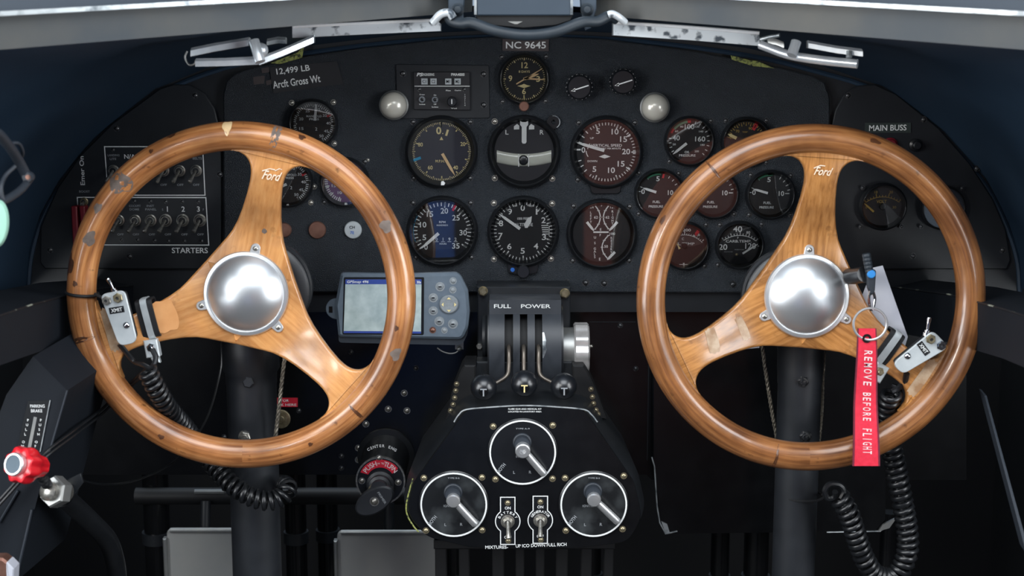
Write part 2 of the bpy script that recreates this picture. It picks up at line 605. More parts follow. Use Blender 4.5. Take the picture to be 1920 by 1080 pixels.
mat('blue_plastic', rgb(52, 134, 206), .35, noise=(60, rgb(64, 146, 214), .4, .7))
mat('lug_paint', rgb(152, 158, 84), .5, noise=(300, rgb(40, 46, 30), .45, .62))
mat('cable_steel', rgb(150, 142, 128), .45, .5, noise=(400, rgb(96, 90, 82), .4, .65))
mat('sky_grip', rgb(56, 66, 78), .5, noise=(60, rgb(62, 74, 86), .4, .7))
mat('liquid_glass', rgb(192, 194, 184), .16, coat=.6, noise=(60, rgb(206, 208, 196), .4, .7))
mat('filler_grey', rgb(118, 104, 96), .55, noise=(120, rgb(96, 84, 76), .4, .7))
mat('bare_wood', rgb(238, 206, 158), .3, coat=.6, noise=(120, rgb(226, 190, 138), .4, .7))
mat('worn_glint_wood', rgb(186, 160, 132), .45, coat=.3, noise=(70, rgb(150, 112, 76), .42, .62))
mat('logo_ivory', rgb(238, 220, 196), .5, noise=(200, rgb(220, 180, 140), .5, .75))
mat('screen', rgb(150, 164, 164), .12, coat=.4, noise=(60, rgb(186, 198, 196), .35, .7), emit=(rgb(120, 136, 138), .25))
mat('screen_bar', rgb(50, 66, 130), .2, coat=.4, noise=(60, rgb(56, 74, 140), .4, .7), emit=(rgb(50, 66, 130), .25))
mat('reflection_brown', rgb(122, 62, 52), .6, noise=(6, rgb(134, 72, 60), .35, .7))
mat('reflection_blue', rgb(40, 84, 160), .8, noise=(10, rgb(50, 96, 172), .35, .7))
mat('added_wall_dark', rgb(46, 50, 56), .6, noise=(6, rgb(54, 58, 62), .35, .7))
mat('hose_grey', rgb(31, 40, 48), .5, noise=(60, rgb(37, 46, 54), .4, .7))
mat('knot_dark', rgb(74, 44, 26), .4, coat=.5, noise=(150, rgb(98, 60, 36), .4, .7))
wood('rim_wood_honey', rgb(122, 74, 40), rgb(184, 122, 72), rgb(214, 158, 102), True, spots=.65)
wood('spoke_wood_honey', rgb(202, 136, 76), rgb(226, 162, 98), rgb(238, 180, 116), False, spots=.25)
wood('rim_wood_walnut', rgb(98, 60, 34), rgb(152, 100, 58), rgb(184, 130, 80), True, spots=.5)
wood('spoke_wood_walnut', rgb(142, 92, 46), rgb(194, 136, 76), rgb(216, 160, 98), False, spots=.35)
thin_glass('dial_glass', gain=1.7)
thin_glass('window_glass', (.9, .95, .95, 1), gain=1.0)

# ------------------------------------------------------------------ the cockpit shell
YP = 1.648                       # front face of the instrument panel
def wpoly(px, Y):
    return [at(x, y, Y) for x, y in px]

def slab(name, px, Y, thick, m, parent=None, bev=0.0, kind=None, origin=None):
    """plate whose front face shows the given photo outline, `thick` metres deep"""
    O = Vector(origin) if origin is not None else Vector((0, 0, 0))
    f = [p - O for p in wpoly(px, Y)]
    n = len(f)
    b = MB()
    if bev:
        c = inset([(p.x, p.z) for p in f], bev)
        rings = [[(p.x, p.y + thick, p.z) for p in f], [(p.x, p.y + bev, p.z) for p in f], [(q[0], f[0].y, q[1]) for q in c]]
    else:
        rings = [[(p.x, p.y + thick, p.z) for p in f], [(p.x, p.y, p.z) for p in f]]
    b.loft(rings, raw=True)
    o = b.build(name, m, parent, smooth=30)
    return o

# floor, side walls (with window openings), roof with its hatch, added rear wall for the gauge reflections
def wbox(name, lo, hi, m, parent=None, bev=0):
    b = MB()
    x0, y0, z0 = lo; x1, y1, z1 = hi
    v = [(x0, y0, z0), (x1, y0, z0), (x1, y1, z0), (x0, y1, z0), (x0, y0, z1), (x1, y0, z1), (x1, y1, z1), (x0, y1, z1)]
    b.raw(v, [(0, 1, 2, 3), (4, 5, 6, 7), (0, 1, 5, 4), (1, 2, 6, 5), (2, 3, 7, 6), (3, 0, 4, 7)])
    return b.build(name, m, parent)

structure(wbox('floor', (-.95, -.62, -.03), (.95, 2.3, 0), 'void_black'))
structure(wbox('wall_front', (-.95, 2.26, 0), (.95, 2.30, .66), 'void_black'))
def side_wall(name, sx):
    # a wall with one window opening, as four joined slabs in one mesh
    b = MB()
    x0, x1 = (sx * .80, sx * .83)
    y0, y1, z0, z1 = -.6, 2.26, 0.0, 1.70
    wy0, wy1, wz0, wz1 = .45, 1.18, .48, 1.45
    cy0, cy1, cz0, cz1 = -.36, .12, 1.02, 1.48        # unseen opening added for the rear wall lamp
    for (ya, yb, za, zb) in ((y0, cy0, z0, z1), (cy1, wy0, z0, z1), (cy0, cy1, z0, cz0), (cy0, cy1, cz1, z1), (wy1, y1, z0, z1), (wy0, wy1, z0, wz0), (wy0, wy1, wz1, z1)):
        v = [(x, y, z) for x in (x0, x1) for y in (ya, yb) for z in (za, zb)]
        b.raw(v, [(0, 1, 3, 2), (4, 5, 7, 6), (0, 1, 5, 4), (2, 3, 7, 6), (0, 2, 6, 4), (1, 3, 7, 5)])
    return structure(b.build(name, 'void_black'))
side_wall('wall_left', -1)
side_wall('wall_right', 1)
# added unseen wall, brown area shaped to redden the gauge reflections, with a doorway
b = MB()
for (xa, xb, za, zb) in ((.20, .66, 0, .88), (.30, .56, .88, 1.02)):
    v = [(x, y, z) for x in (xa, xb) for y in (-.62, -.58) for z in (za, zb)]
    b.raw(v, [(0, 1, 3, 2), (4, 5, 7, 6), (0, 1, 5, 4), (2, 3, 7, 6), (0, 2, 6, 4), (1, 3, 7, 5)])
structure(b.build('wall_rear_added', 'reflection_brown'))
b = MB()
for (xa, xb, za, zb) in ((-.8, -.45, 0, 1.7), (-.45, -.16, .60, 1.7), (.66, .8, 0, 1.7), (.20, .30, .88, 1.7), (.56, .66, .88, 1.7), (.30, .56, 1.02, 1.7), (-.16, .20, 1.5, 1.7)):
    v = [(x, y, z) for x in (xa, xb) for y in (-.62, -.58) for z in (za, zb)]
    b.raw(v, [(0, 1, 3, 2), (4, 5, 7, 6), (0, 1, 5, 4), (2, 3, 7, 6), (0, 2, 6, 4), (1, 3, 7, 5)])
structure(b.build('wall_rear_added.001', 'added_wall_dark'))
structure(wbox('wall_rear_added.003', (-.7, -1.6, 0), (.7, -1.56, 1.7), 'void_black'))  # dark sheet added beyond the doorway to keep gauge reflections dark
structure(wbox('wall_rear_added.002', (-.45, -.62, 0), (-.16, -.58, .60), 'reflection_blue'))  # added blue area that tints the gauge reflections

# forward bulkhead plate that carries the instrument panels
ARC = [(52, 540), (58, 470), (78, 400), (112, 340), (180, 258), (290, 168), (420, 114), (560, 88), (760, 64), (983, 54),
       (1200, 64), (1400, 90), (1530, 120), (1655, 162), (1770, 248), (1848, 335), (1890, 420), (1908, 480), (1912, 540)]
structure(slab('wall_front.001', ARC + [(1912, 585), (52, 585)], YP + .010, .012, 'satin_black'))
# cowl skin sweeping back from the bulkhead's arc to the windscreen frame and the cabin sides
b = MB()
inner, outer = [], []
for (x, y) in ARC:
    p = at(x, y, YP + .012)
    k = 1.62
    t = min(1, abs(x - 983) / 930)
    Yo = 1.47 - .36 * t
    xq = 983 + (x - 983) * (1.06 + .55 * t)
    q = at(xq, 300 + (y - 300) * (1.10 + .5 * t) - 4, Yo)
    if y < 300:
        # meets the rear underside of the windscreen frame
        if x < 983: s_ = (xq + 70) / 955.0; yb_, Yb_ = 99 - 77 * s_, 1.22 + .28 * s_
        else: s_ = (1990 - xq) / 900.0; yb_, Yb_ = 99 - 72 * s_, 1.22 + .28 * s_
        q = at(xq, yb_ - 3, Yb_ + .004)
    inner.append(p); outer.append(q)
n = len(inner)
mid = [(p + q) / 2 + (Vector((p.x, 0, p.z - .75))).normalized() * .012 for p, q in zip(inner, outer)]
vs = inner + mid + outer
o2 = [v + Vector((v.x, 0, v.z - .75)).normalized() * .006 for v in vs]
fs = []
for r in range(2):
    for i in range(n - 1):
        fs.append((r * n + i, r * n + i + 1, (r + 1) * n + i + 1, (r + 1) * n + i))
off = len(vs)
fs2 = [tuple(i + off for i in f) for f in fs]
b.raw(vs + o2, fs + fs2)
structure(b.build('ceiling', 'navy_paint', smooth=60))

# windscreen frame: two beams meeting at the centre, each with a lip painted bright as a lit edge and a riveted glazing strip
def beam(name, s, botY, n_riv, rivpx):
    b = MB()
    # stations from the side (in front) to the centre (further away)
    st = botY
    def sect(xp, yb, yt, Y):
        p = at(xp, yb, Y); q = at(xp, yt, Y)
        return [p, q, q + Vector((0, .028, .004)), p + Vector((0, .03, .002))]
    def ext(r): return [[a + (a - c) * .75 for a, c in zip(r[0], r[1])]] + r
    r = [sect(*a) for a in st]
    b.loft(ext(r), raw=True)
    o = structure(b.build(name, 'beam_grey', smooth=30))
    lip = MB(); strip = MB()
    rl, rs = [], []
    for (xp, yb, yt, Y) in st:
        q = at(xp, yt, Y)
        rl.append([q + Vector((0, -.010, -.0018)), q + Vector((0, -.010, .0022)), q + Vector((0, .008, .003)), q + Vector((0, .008, -.0015))])
        rs.append([q + Vector((0, .004, .002)), q + Vector((0, .030, .075)), q + Vector((0, .036, .073)), q + Vector((0, .010, .000))])
    lip.loft(ext(rl), raw=True); strip.loft(ext(rs), raw=True)
    lip.build('lit_frame_lip', 'worn_lit_edge', o, smooth=30)
    strip.build('glazing_strip', 'strip_slate', o, smooth=30)
    for (rx, ry, mm) in rivpx:
        # rivets sit on the sloping strip
        t = (rx - st[0][0]) / (st[1][0] - st[0][0])
        Y = st[0][3] + (st[1][3] - st[0][3]) * t
        q = at(rx, ry, Y + .0055)
        rv = MB(.0006)
        rv.dome((0, 0), 5.5, 3.5, -2, n=12, m=4)
        rv.build('rivet', mm, o, loc=q)
    return o
beam('trim_1', -1, [(-70, 99, 31, 1.22), (885, 22, -22, 1.50)], 0,
     [(25, 9, 'screw_steel'), (111, 5, 'screw_steel'), (196, 3, 'brass'), (272, 2, 'screw_dark')])
beam('trim_2', 1, [(1990, 99, 31, 1.22), (1090, 27, -19, 1.50)], 0,
     [(1858, 6, 'screw_dark'), (1777, 4, 'screw_dark'), (1696, 2, 'screw_dark'), (1620, 1, 'screw_dark')])
# glass of the windscreen above the frame
def pane(name, a, b_, c, d):
    m = MB()
    m.raw([a, b_, c, d] + [v + Vector((0, .005, 0)) for v in (a, b_, c, d)],
          [(0, 1, 2, 3), (4, 5, 6, 7), (0, 1, 5, 4), (1, 2, 6, 5), (2, 3, 7, 6), (3, 0, 4, 7)])
    return structure(m.build(name, 'window_glass', smooth=0))
la = at(-70, 31, 1.22) + Vector((0, .03, .075)); lb = at(885, -22, 1.50) + Vector((0, .03, .075))
pane('window_1', la, lb, lb + Vector((0, .06, .4)), la + Vector((0, .06, .4)))
ra = at(1990, 31, 1.22) + Vector((0, .03, .075)); rb = at(1090, -19, 1.50) + Vector((0, .03, .075))
pane('window_2', ra, rb, rb + Vector((0, .06, .4)), ra + Vector((0, .06, .4)))

# stringers along both side walls with chipped edges
def stringer(name, st, m):
    b = MB()
    rings = []
    for (x, yt, yb, Y, dx) in st:
        p = at(x, yt, Y); q = at(x, yb, Y)
        o = Vector((dx, .03, 0))
        rings.append([p, q, q + o, p + o + Vector((0, 0, .004))])
    rings = [[a + (a - c) * 1.6 for a, c in zip(rings[0], rings[1])]] + rings
    b.loft(rings, raw=True)
    o = structure(b.build(name, m, smooth=30))
    e = MB()
    e.tube([at(x, yt, Y) + Vector((0, -.0005, .0005)) for (x, yt, yb, Y, dx) in st], .0010, n=6, raw=True)
    e.build('worn_lit_edge', 'edge_chips', o)
    return o
stringer('trim_3', [(-60, 612, 706, 1.22, -.08), (60, 572, 664, 1.36, -.07), (160, 545, 632, 1.53, -.06), (250, 536, 622, 1.63, -.05)], 'rail_blue')
stringer('trim_4', [(1985, 612, 716, 1.22, .08), (1880, 580, 672, 1.36, .07), (1780, 553, 642, 1.53, .06), (1672, 538, 622, 1.63, .05)], 'rail_blue')

# ------------------------------------------------------------------ instrument panel
O = at(983, 550, YP)
panel = thing('instrument_panel', 'black crinkle painted main instrument panel with an arched top', 'instrument panel', O)
MAIN = [(428, 548), (420, 540), (418, 178), (424, 152), (440, 138), (470, 128), (560, 108), (680, 90), (830, 74), (983, 67), (1130, 73), (1290, 94),
        (1450, 124), (1522, 142), (1546, 154), (1556, 182), (1557, 541), (1549, 549)]
slab('face_plate', MAIN, YP, .006, 'crackle_black', panel, bev=.0015, origin=O)
u0 = upx(300, YP)
def loc_of(px, py, Y=YP):
    return at(px, py, Y)
def panel_px(px, py):
    """pixel -> local px offsets from the panel origin on its front face"""
    p = at(px, py, YP) - O
    return (p.x / u0, -p.z / u0)
screws(panel, [panel_px(*q) for q in [(648, 153), (687, 150), (724, 143), (1287, 152), (1325, 159), (1438, 182), (1360, 172)]], 5, u0, 'crackle_black', name='blanked_rivet', h=.35)
screws(panel, [panel_px(*q) for q in [(901, 530), (1062, 530), (1098, 530), (1133, 531), (1374, 533)]], 5.5, u0, 'screw_dark', name='stud', h=.8)
screws(panel, [panel_px(*q) for q in [(1120, 238), (690, 300)]], 2.6, u0, 'screw_steel', name='set_screw')

# ------------------------------------------------------------------ round gauges
class Dial:
    def __init__(s, u): s.u = u; s.b = {}
    def __getitem__(s, k):
        if k not in s.b: s.b[k] = MB(s.u)
        return s.b[k]
PART = {'white': ('dial_markings', 'print_white'), 'cream': ('dial_markings', 'print_cream'), 'ochre': ('dial_markings', 'print_ochre'),
        'dim': ('maker_lettering', 'print_dim'), 'red': ('limit_mark', 'mark_red'), 'green': ('range_arc', 'mark_green'), 'sage': ('range_arc', 'mark_sage'),
        'cyan': ('speed_mark_reflection', 'mark_reflection_cyan'), 'blue': ('range_arc', 'mark_blue'), 'black': ('dial_mask', 'bezel_black'), 'copper': ('adjusting_screw', 'brass')}
ZD = 2.0       # printing height above the panel, px

def gauge(name, label, cx, cy, R, draw, face='dial_black', H=15, needles=(), scr=None, scr_m='screw_dark', group=None, hub=0.0, extra=None, sr=4.6):
    u = upx(cy, YP)
    g = thing(name, label, 'gauge', at(cx, cy, YP), group)
    b = MB(u)
    w = R * .10
    b.lathe([(R, 0), (R, H * .55), (R - w * .35, H * .85), (R - w * .8, H), (R - w * 1.0, H * .9), (R - w * 1.15, H * .6), (R - w * 1.9, ZD - .3), (R - w * 1.9, 0)], n=56, close=True)
    b.build('bezel', 'bezel_black', g)
    f = MB(u); f.cyl((0, 0), R - w * 1.7, 0, 1.2, n=48)
    f.build('dial_face', face, g)
    D = Dial(u)
    draw(D)
    for k, mb in D.b.items():
        nm, mm = PART[k]
        mb.build(nm, mm, g, smooth=0, normals=False)
    for (p, q, w0, w1, mm) in needles:
        nb = MB(u)
        P_, Q_ = Vector(p), Vector(q)
        t = (Q_ - P_); L = t.length; t.normalize(); nn = Vector((-t.y, t.x))
        m_ = P_ + t * L * .72
        poly = [P_ + nn * w0 / 2, m_ + nn * (w0 * .5 + w1 * .0) * .9, Q_ + nn * w1 / 2, Q_ - nn * w1 / 2, m_ - nn * (w0 * .5) * .9, P_ - nn * w0 / 2]
        nb.prism([tuple(v) for v in poly], 4.2, 5.2)
        nb.build('needle', mm, g, smooth=0)
    if hub:
        hb = MB(u); hb.cyl((0, 0), hub, 1.2, 6.5, n=20, bev=.8); hb.build('needle_hub', 'bezel_black', g)
    gl = MB(u); gl.cyl((0, 0), R - w * 1.02, H * .72, H * .8, n=40)
    gl.build('glass', 'dial_glass', g, smooth=0)
    if scr is None:
        k = R * 1.03 * .7071 * 1.10
        scr = [(-k, -k), (k, -k), (-k, k), (k, k)]
    screws(g, scr, sr, u, scr_m)
    if extra: extra(g, u)
    return g

W_ = 'print_white'
def d_speed(D):
    c = D['cream']
    c.ticks(0, 360, 101, 51, 54.5, 1.1, ZD); c.ticks(0, 360, 21, 49, 56, 1.5, ZD); c.ticks(0, 360, 11, 46, 57, 2.2, ZD)
    for t, x, y in (('20', 40, -14), ('40', 26, 30), ('60', -21.5, 30), ('80', -39.5, -13)): c.text(t, x, y, 7.5, ZD, 9)
    c.text('0', -1, -52, 7, ZD, 4.5)
    c.text('0', -5, -39, 14, ZD, 9.5, bold=.03); c.text('.', 2.5, -33.5, 2, ZD); c.text('1', 10.5, -35, 12, ZD, 4, rot=18, bold=.03)
    c.sheet([(0, -28), (3.5, -21.5), (-3.5, -21.5)], ZD)
    c.text('M.P.H.', -3, 18, 5, ZD, 17)
    D['cyan'].line((-57, 18), (-39, 11.5), 5, ZD + .2)
    D['white'].sheet([(-.5, 55), (3.5, 54), (7, 58), (5, 62), (-1, 62)], 15.3)
gauge('airspeed_indicator', 'round airspeed gauge marked M.P.H. with cream scale, tan needle and one blue mark', 828, 284, 68, d_speed, 'dial_indigo',
      needles=[((1.5, 3.7), (24.5, 44), 5.5, 1, 'needle_tan')], scr=[(-53, -55), (54, -55), (-53, 50), (53, 50)])

def d_turn(D):
    w = D['white']
    w.text('L', -32, -36, 8.5, ZD, 6); w.text('R', 33, -36, 8.5, ZD, 7)
    for sx in (-1, 1):
        x = 14 * sx
        w.sheet([(x - 5, -41), (x - 5, -47), (x - sx * 1, -51.5), (x + 5, -48), (x + 5, -41.5)], ZD)
def x_turn(g, u):
    nb = MB(u)
    nb.prism([(-7.5, -57), (-3, -55), (3, -55), (7.5, -57), (7.5, -50), (4.5, -46), (4.5, -18), (2.5, -15), (-2.5, -15), (-4.5, -18), (-4.5, -46), (-7.5, -50)], 4, 5)
    nb.build('turn_needle', 'print_white', g, smooth=0)
    tb = MB(u)
    path = []
    for k in range(17):
        x = -51 + 102 * k / 16
        path.append((x, 16 - x * x / 372.0, 1.2))
    # a bent glass tube, flattened against the dial
    rings = []
    for (x, y, d) in path:
        rings.append([(x, y + 11.5 * cos(a), 1.2 + 4.0 * max(0, sin(a))) for a in [pi * i / 8 for i in range(9)]])
    tb.loft(rings); tb.build('inclinometer_tube', 'liquid_glass', g, smooth=60)
    bl = MB(u); bl.ball((-1, 16, 4.4), 9.5, .35, axis=(0, 0, 1)); bl.build('slip_ball', 'knob_black', g)
    wr = MB(u)
    for x in (-10, 8.5): wr.line((x, 4.5), (x, 28), 1.8, 5.6)
    wr.build('reference_wire', 'print_white', g, smooth=0)
    lg = MB(u)
    lg.ring((55, -55), 4.5, 12.5, 0, 5, n=24); lb_ = lg.build('adjuster_lug', 'bezel_black', g)
    lg = MB(u); lg.arc((55, -55), 11.6, -10, 150, 1.6, 5.2); lg.build('worn_lit_edge', 'worn_lit_edge', lb_, smooth=0)
gauge('turn_and_bank_indicator', 'round turn and bank gauge with a black ball in a pale curved tube', 982.6, 284, 68.5, d_turn, 'dial_grey', extra=x_turn,
      scr=[(-55, -56), (-55, 50), (53, 51)], scr_m='screw_steel')

def d_vsi(D):
    w = D['white']
    for t, x, y, ww in (('5', -16, -39, 7), ('10', 16, -38, 13), ('15', 32, -24, 13), ('20', 37, -1, 15), ('15', 28, 22, 13), ('10', 10, 34, 13), ('5', -22, 32, 7), ('0', -43, -4, 7)):
        w.text(t, x, y, 10.5, ZD, ww)
    w.ticks(-34, 214, 40, 50, 55, 1.5, ZD)
    for a in (-22, 23, 53, 90, 127, 157, 202): w.tick(a, 47, 56.5, 2.2, ZD)
    for a in (-45, -57, -70, 228, 240, 252): w.tick(a, 49, 55, 1.8, ZD)
    w.line((-57, -4.5), (-48, -4.5), 3, ZD)
    w.text('VERTICAL SPEED', 0, -12.5, 5, ZD, 58); w.text('FEET PER MINUTE', 9, -6.6, 3, ZD, 36)
    w.sheet([(-14, 8.5), (-3, 4.5), (8, 8.5), (-3, 12)], ZD)
    w.arc((-16, -4), 19, -85, -52, 1.5, ZD); w.text('UP', -27, -26, 3.6, ZD, 7)
    w.arc((-16, -4), 22, -95, -125, 1.5, ZD); w.text('DOWN', -26, 17, 3.8, ZD, 18)
def x_vsi(g, u):
    b = MB(u); b.prism(rpoly([(-31, 55), (29, 55), (27, 78), (-28, 78)], 9), 0, 6, 1); b.build('adjuster_tab', 'bezel_black', g)
gauge('vertical_speed_indicator', 'round vertical speed gauge with white numerals 5 10 15 20 and needle near zero', 1136.7, 285, 68.5, d_vsi, 'dial_black',
      needles=[((-4, -3), (-56, -18), 6, 1, W_)], extra=x_vsi, scr=[(-52, -55), (53, -55), (-53, 52)])

def d_tach(D):
    w = D['white']
    def A(v): return 6 + (v - 20) * 7.9
    for t, x, y, ww in (('0', -31, 30, 6.5), ('5', -34, 12, 7), ('10', -36, -12, 12), ('15', -23, -32, 12), ('20', 4, -38, 14), ('25', 25.5, -25, 14), ('30', 39, 3, 14), ('35', 25, 28, 14)):
        w.text(t, x, y, 10.5, ZD, ww)
    for v in range(5, 36):
        w.tick(A(v), 47, 54, 1.8, ZD)
    for v in (5, 10, 15, 20, 25, 30, 35): w.tick(A(v), 44, 55, 2.4, ZD)
    w.tick(-120, 46, 54, 1.8, ZD); w.tick(-128, 42, 55, 2.2, ZD)
    w.text('RPM', 0, -17, 4, ZD, 12); w.text('HUNDREDS', 0, -11, 3, ZD, 21); w.text('HOURS', 1, 24, 3.2, ZD, 13)
    for t, x in (('0', -11), ('1', 1), ('9', 13), ('2', 24.5)):
        w.text(t, x, 15.5, 6, ZD); w.line((x - 3.5, 20), (x + 3.5, 20), .8, ZD)
    D['green'].arc((0, 0), 56.5, -52, -6, 4, ZD); D['blue'].arc((0, 0), 56.5, -6, 22, 3, ZD)
    D['cyan'].arc((0, 0), 56, -112, -58, 4.5, ZD)  # blue reflection at the dial's edge, painted as an arc
    D['red'].tick(27, 43, 55, 4, ZD)
    D['black'].sheet([(56 * sin(radians(a)), -56 * cos(radians(a))) for a in range(128, 233, 4)], ZD - .3)
gauge('tachometer', 'round tachometer marked RPM HUNDREDS with green and blue arcs and a painted blue reflection, needle at zero', 829.6, 433, 67, d_tach, 'dial_black',
      needles=[((-7, 4), (-39.5, 32.5), 6, 1, W_)], scr=[(-55, -53), (53, -53), (-50, 50), (54, 50)])

def d_alt(D):
    w = D['white']
    for t, x, y, ww in (('0', -1, -44, 8), ('1', 25, -37, 3), ('2', 38, -21, 8), ('3', 39, 11, 8), ('4', 24, 28, 8.5), ('5', -1, 37, 8), ('6', -26, 28.5, 8), ('7', -42.5, 8.5, 8), ('8', -41.6, -15, 8), ('9', -25, -37, 8)):
        w.text(t, x, y, 11, ZD, ww)
    w.ticks(0, 360, 51, 50, 55.5, 1.5, ZD); w.ticks(0, 360, 11, 46, 56, 2.2, ZD)
    w.text('ALTITUDE', 1, -12.5, 6, ZD, 34); w.text('1000 FEET', 0, -24, 4.5, ZD, 22); w.text('FEET', 13, -48, 3.4, ZD, 10, rot=12); w.text('100', -15, -48, 3.4, ZD, 7, rot=-12)
    for k in range(5): w.line((34 + k * .6, -11 + k * 4), (47, -11 + k * 4), 1.6, ZD)
    w.line((48.5, -10), (48.5, 9), 1, ZD)
def x_alt(g, u):
    b = MB(u); b.prism(rpoly([(-30, 58), (29, 58), (27, 78), (12, 81), (-14, 81), (-28, 78)], 6), 0, 7, 1); b.build('knob_housing', 'bezel_black', g)
    k = MB(u); k.lathe([(0, 0), (8, 0), (8, 10), (12, 11), (12, 22), (10.5, 24), (0, 24)], (0, 74, 0), n=24); k.build('setting_knob', 'knob_black', g)
    c = MB(u); c.cyl((-20, 72), 4, 7, 8, n=16); c.build('blue_cap', 'mark_blue', g)
    h = MB(u)
    h.prism([(3, -7), (8, -7), (15, -18), (16, -29), (8, -25), (2, -14)], 5.6, 6.4); h.build('short_needle', W_, g, smooth=0)
gauge('altimeter', 'round altimeter numbered 0 to 9 with a setting knob below its bezel', 981, 433.5, 67.5, d_alt, 'dial_black', extra=x_alt,
      needles=[((-6, -5), (-45, -33), 5.5, 1.5, W_)], scr=[(-55, -53), (54, -52), (-55, 53), (52, 52)], scr_m='screw_steel')

def d_fuel(D):
    w = D['white']
    def bow(x0, xm, y0, y1, n=14):
        out = []
        for k in range(n + 1):
            t = k / n; e = 4 * t * (1 - t)
            out.append((x0 + (xm - x0) * e, y0 + (y1 - y0) * t))
        return out
    for x0, xm, y0, y1 in ((-13, -3, -53, -8.5), (13, 3, -53, -9), (13, 1, 3, 48)):
        p = bow(x0, xm, y0, y1); w.stroke(p, 2, ZD)
        s = 1 if x0 < 0 else -1
        for k in (0, 3, 7, 11, 14): w.line((p[k][0] - 2.5, p[k][1]), (p[k][0] + 2.5, p[k][1]), 1.4, ZD)
    w.line((-5, -31), (5, -31), 1.6, ZD)
    w.text('62', -11, -31, 5, ZD, 7); w.text('62', 10.5, -31, 5, ZD, 7); w.text('50', 8.5, 24, 5, ZD, 7)
    w.text('124', -20, -50, 4.5, ZD, 9); w.text('124', 20, -50, 4.5, ZD, 9); w.text('100', 20, 0, 4.5, ZD, 10)
    w.text('F', -.5, -53, 4, ZD); w.text('E', -2, -8, 4.5, ZD); w.text('F', -2.5, 2.5, 4.5, ZD); w.text('E', -3, 48, 5, ZD)
    w.line((-15.5, -3), (13, -3), 3, ZD)
    w.vtext('LEFT', -20.5, -40, -22, 4.4, ZD); w.vtext('RIGHT', 20, -42, -19, 4.4, ZD)
    w.vtext('U S GALS', -12.5, 7, 44, 4.6, ZD); w.vtext('RESERVE', 18.5, 8, 40, 4.2, ZD)
gauge('fuel_quantity_gauge', 'round fuel gauge lettered LEFT RIGHT RESERVE and U S GALS with curved scales', 1128, 438, 66.5, d_fuel, 'dial_black',
      needles=[((-28, -22.5), (-15, -6), 5, 2, W_), ((29, -22.5), (14, -6), 5, 2, W_), ((25, 34), (11, 49), 5, 1.5, W_)], scr=[(-53, -52), (52, -51), (-54, 51), (52, 51)])

def d_clock(D):
    w = D['cream']
    for t, x, y, ww in (('12', .7, -25.5, 12), ('3', 26, 0, 7), ('6', -.5, 23, 7), ('9', -26, -1, 7)): w.text(t, x, y, 11, ZD, ww, bold=.02)
    w.ticks(0, 360, 61, 36.5, 39.5, 1, ZD)
    for k in range(12): w.tick(30 * k, 34.5, 39.5, 2.2, ZD)
    w.text('8 DAYS', 0, -13.6, 4.2, ZD, 21)
    w.sheet([(-13, 13), (-5, 11), (-.5, 9), (4, 11), (12, 13), (-.5, 17)], ZD)
    w.line((-.5, 30), (-.5, 38), 2, ZD)
def x_clock(g, u):
    b = MB(u); b.cyl((-.5, 50.5), 9.5, 0, 17, n=24, bev=1.5); b.build('winding_knob', 'copper', g)
gauge('panel_clock', 'small round eight day clock with cream numerals 12 3 6 9 at panel top', 983, 148, 49, d_clock, 'dial_black',
      needles=[((-15, 9.5), (33.5, -19), 2.4, .8, 'needle_tan'), ((0, 0), (27, -9.5), 5, 1, 'needle_tan'), ((-2, -1), (39, 1.3), 3, 1, 'needle_tan')], extra=x_clock,
      scr=[(-42, -41), (41, -42), (-41, 42), (40, 41)], sr=4)

def d_oilp(D):
    w = D['white']
    for t, x, y, h, ww in (('100', 0, -27, 9.5, 18), ('40', -24.6, -6, 9.5, 14), ('160', 20.5, -4, 9.5, 19), ('20', -28, 6, 3.6, 6), ('60', -24, -18.5, 3.6, 6), ('80', -14.5, -27, 3.6, 6),
                           ('120', 14.5, -27, 3.6, 8), ('140', 22, -18, 3.6, 8), ('180', 25, 7, 3.6, 8), ('200', 14.5, 19, 3.6, 8)): w.text(t, x, y, h, ZD, ww)
    w.text('OIL', -3.5, 20.5, 4.5, ZD, 9); w.text('PRESSURE', -3, 26.7, 4.5, ZD, 31)
    w.ticks(-122, -82, 4, 33.5, 38.5, 1.5, ZD); w.ticks(18, 132, 9, 34, 39, 1.5, ZD)
    D['sage'].arc((0, 0), 37, -52, -6, 6, ZD); D['red'].arc((0, 0), 37, -6, 4, 6, ZD); D['red'].arc((0, 0), 37, -66, -52, 4, ZD)
gauge('oil_pressure_gauge', 'small round gauge lettered OIL PRESSURE with numerals 40 100 160', 1292, 264.5, 47.5, d_oilp,
      needles=[((-5, 4), (-30.5, 24.5), 5, .8, W_)], scr=[(-36, 38), (40, -38)], sr=4)

def d_oilt(D):
    w = D['ochre']
    w.text('70', -16, -20, 5, ZD, 7); w.text('90', 8, -25, 5, ZD, 7); w.text('TEMP', -2, -18.5, 2.6, ZD, 10); w.text('50', -26, -8, 4.5, ZD, 7)
    w.ticks(-75, 60, 10, 30, 37, 1.6, ZD); w.ticks(-75, 60, 19, 33, 37, 1.2, ZD); w.text('OIL', -1, 12, 4.5, ZD, 9)
    D['red'].tick(30, 26, 42, 6.5, ZD)
    D['white'].sheet([(-4, 40.5), (0, 40), (0, 46), (-4, 46)], 12)
gauge('oil_temperature_gauge', 'small gauge with ochre scale and thick red mark behind the walnut wheel rim', 1398, 266, 47.5, d_oilt,
      needles=[((-18, -7), (-34, -15), 6, 1.5, 'print_cream')], scr=[(40, 38), (38, -40), (-38, -40)], sr=4)

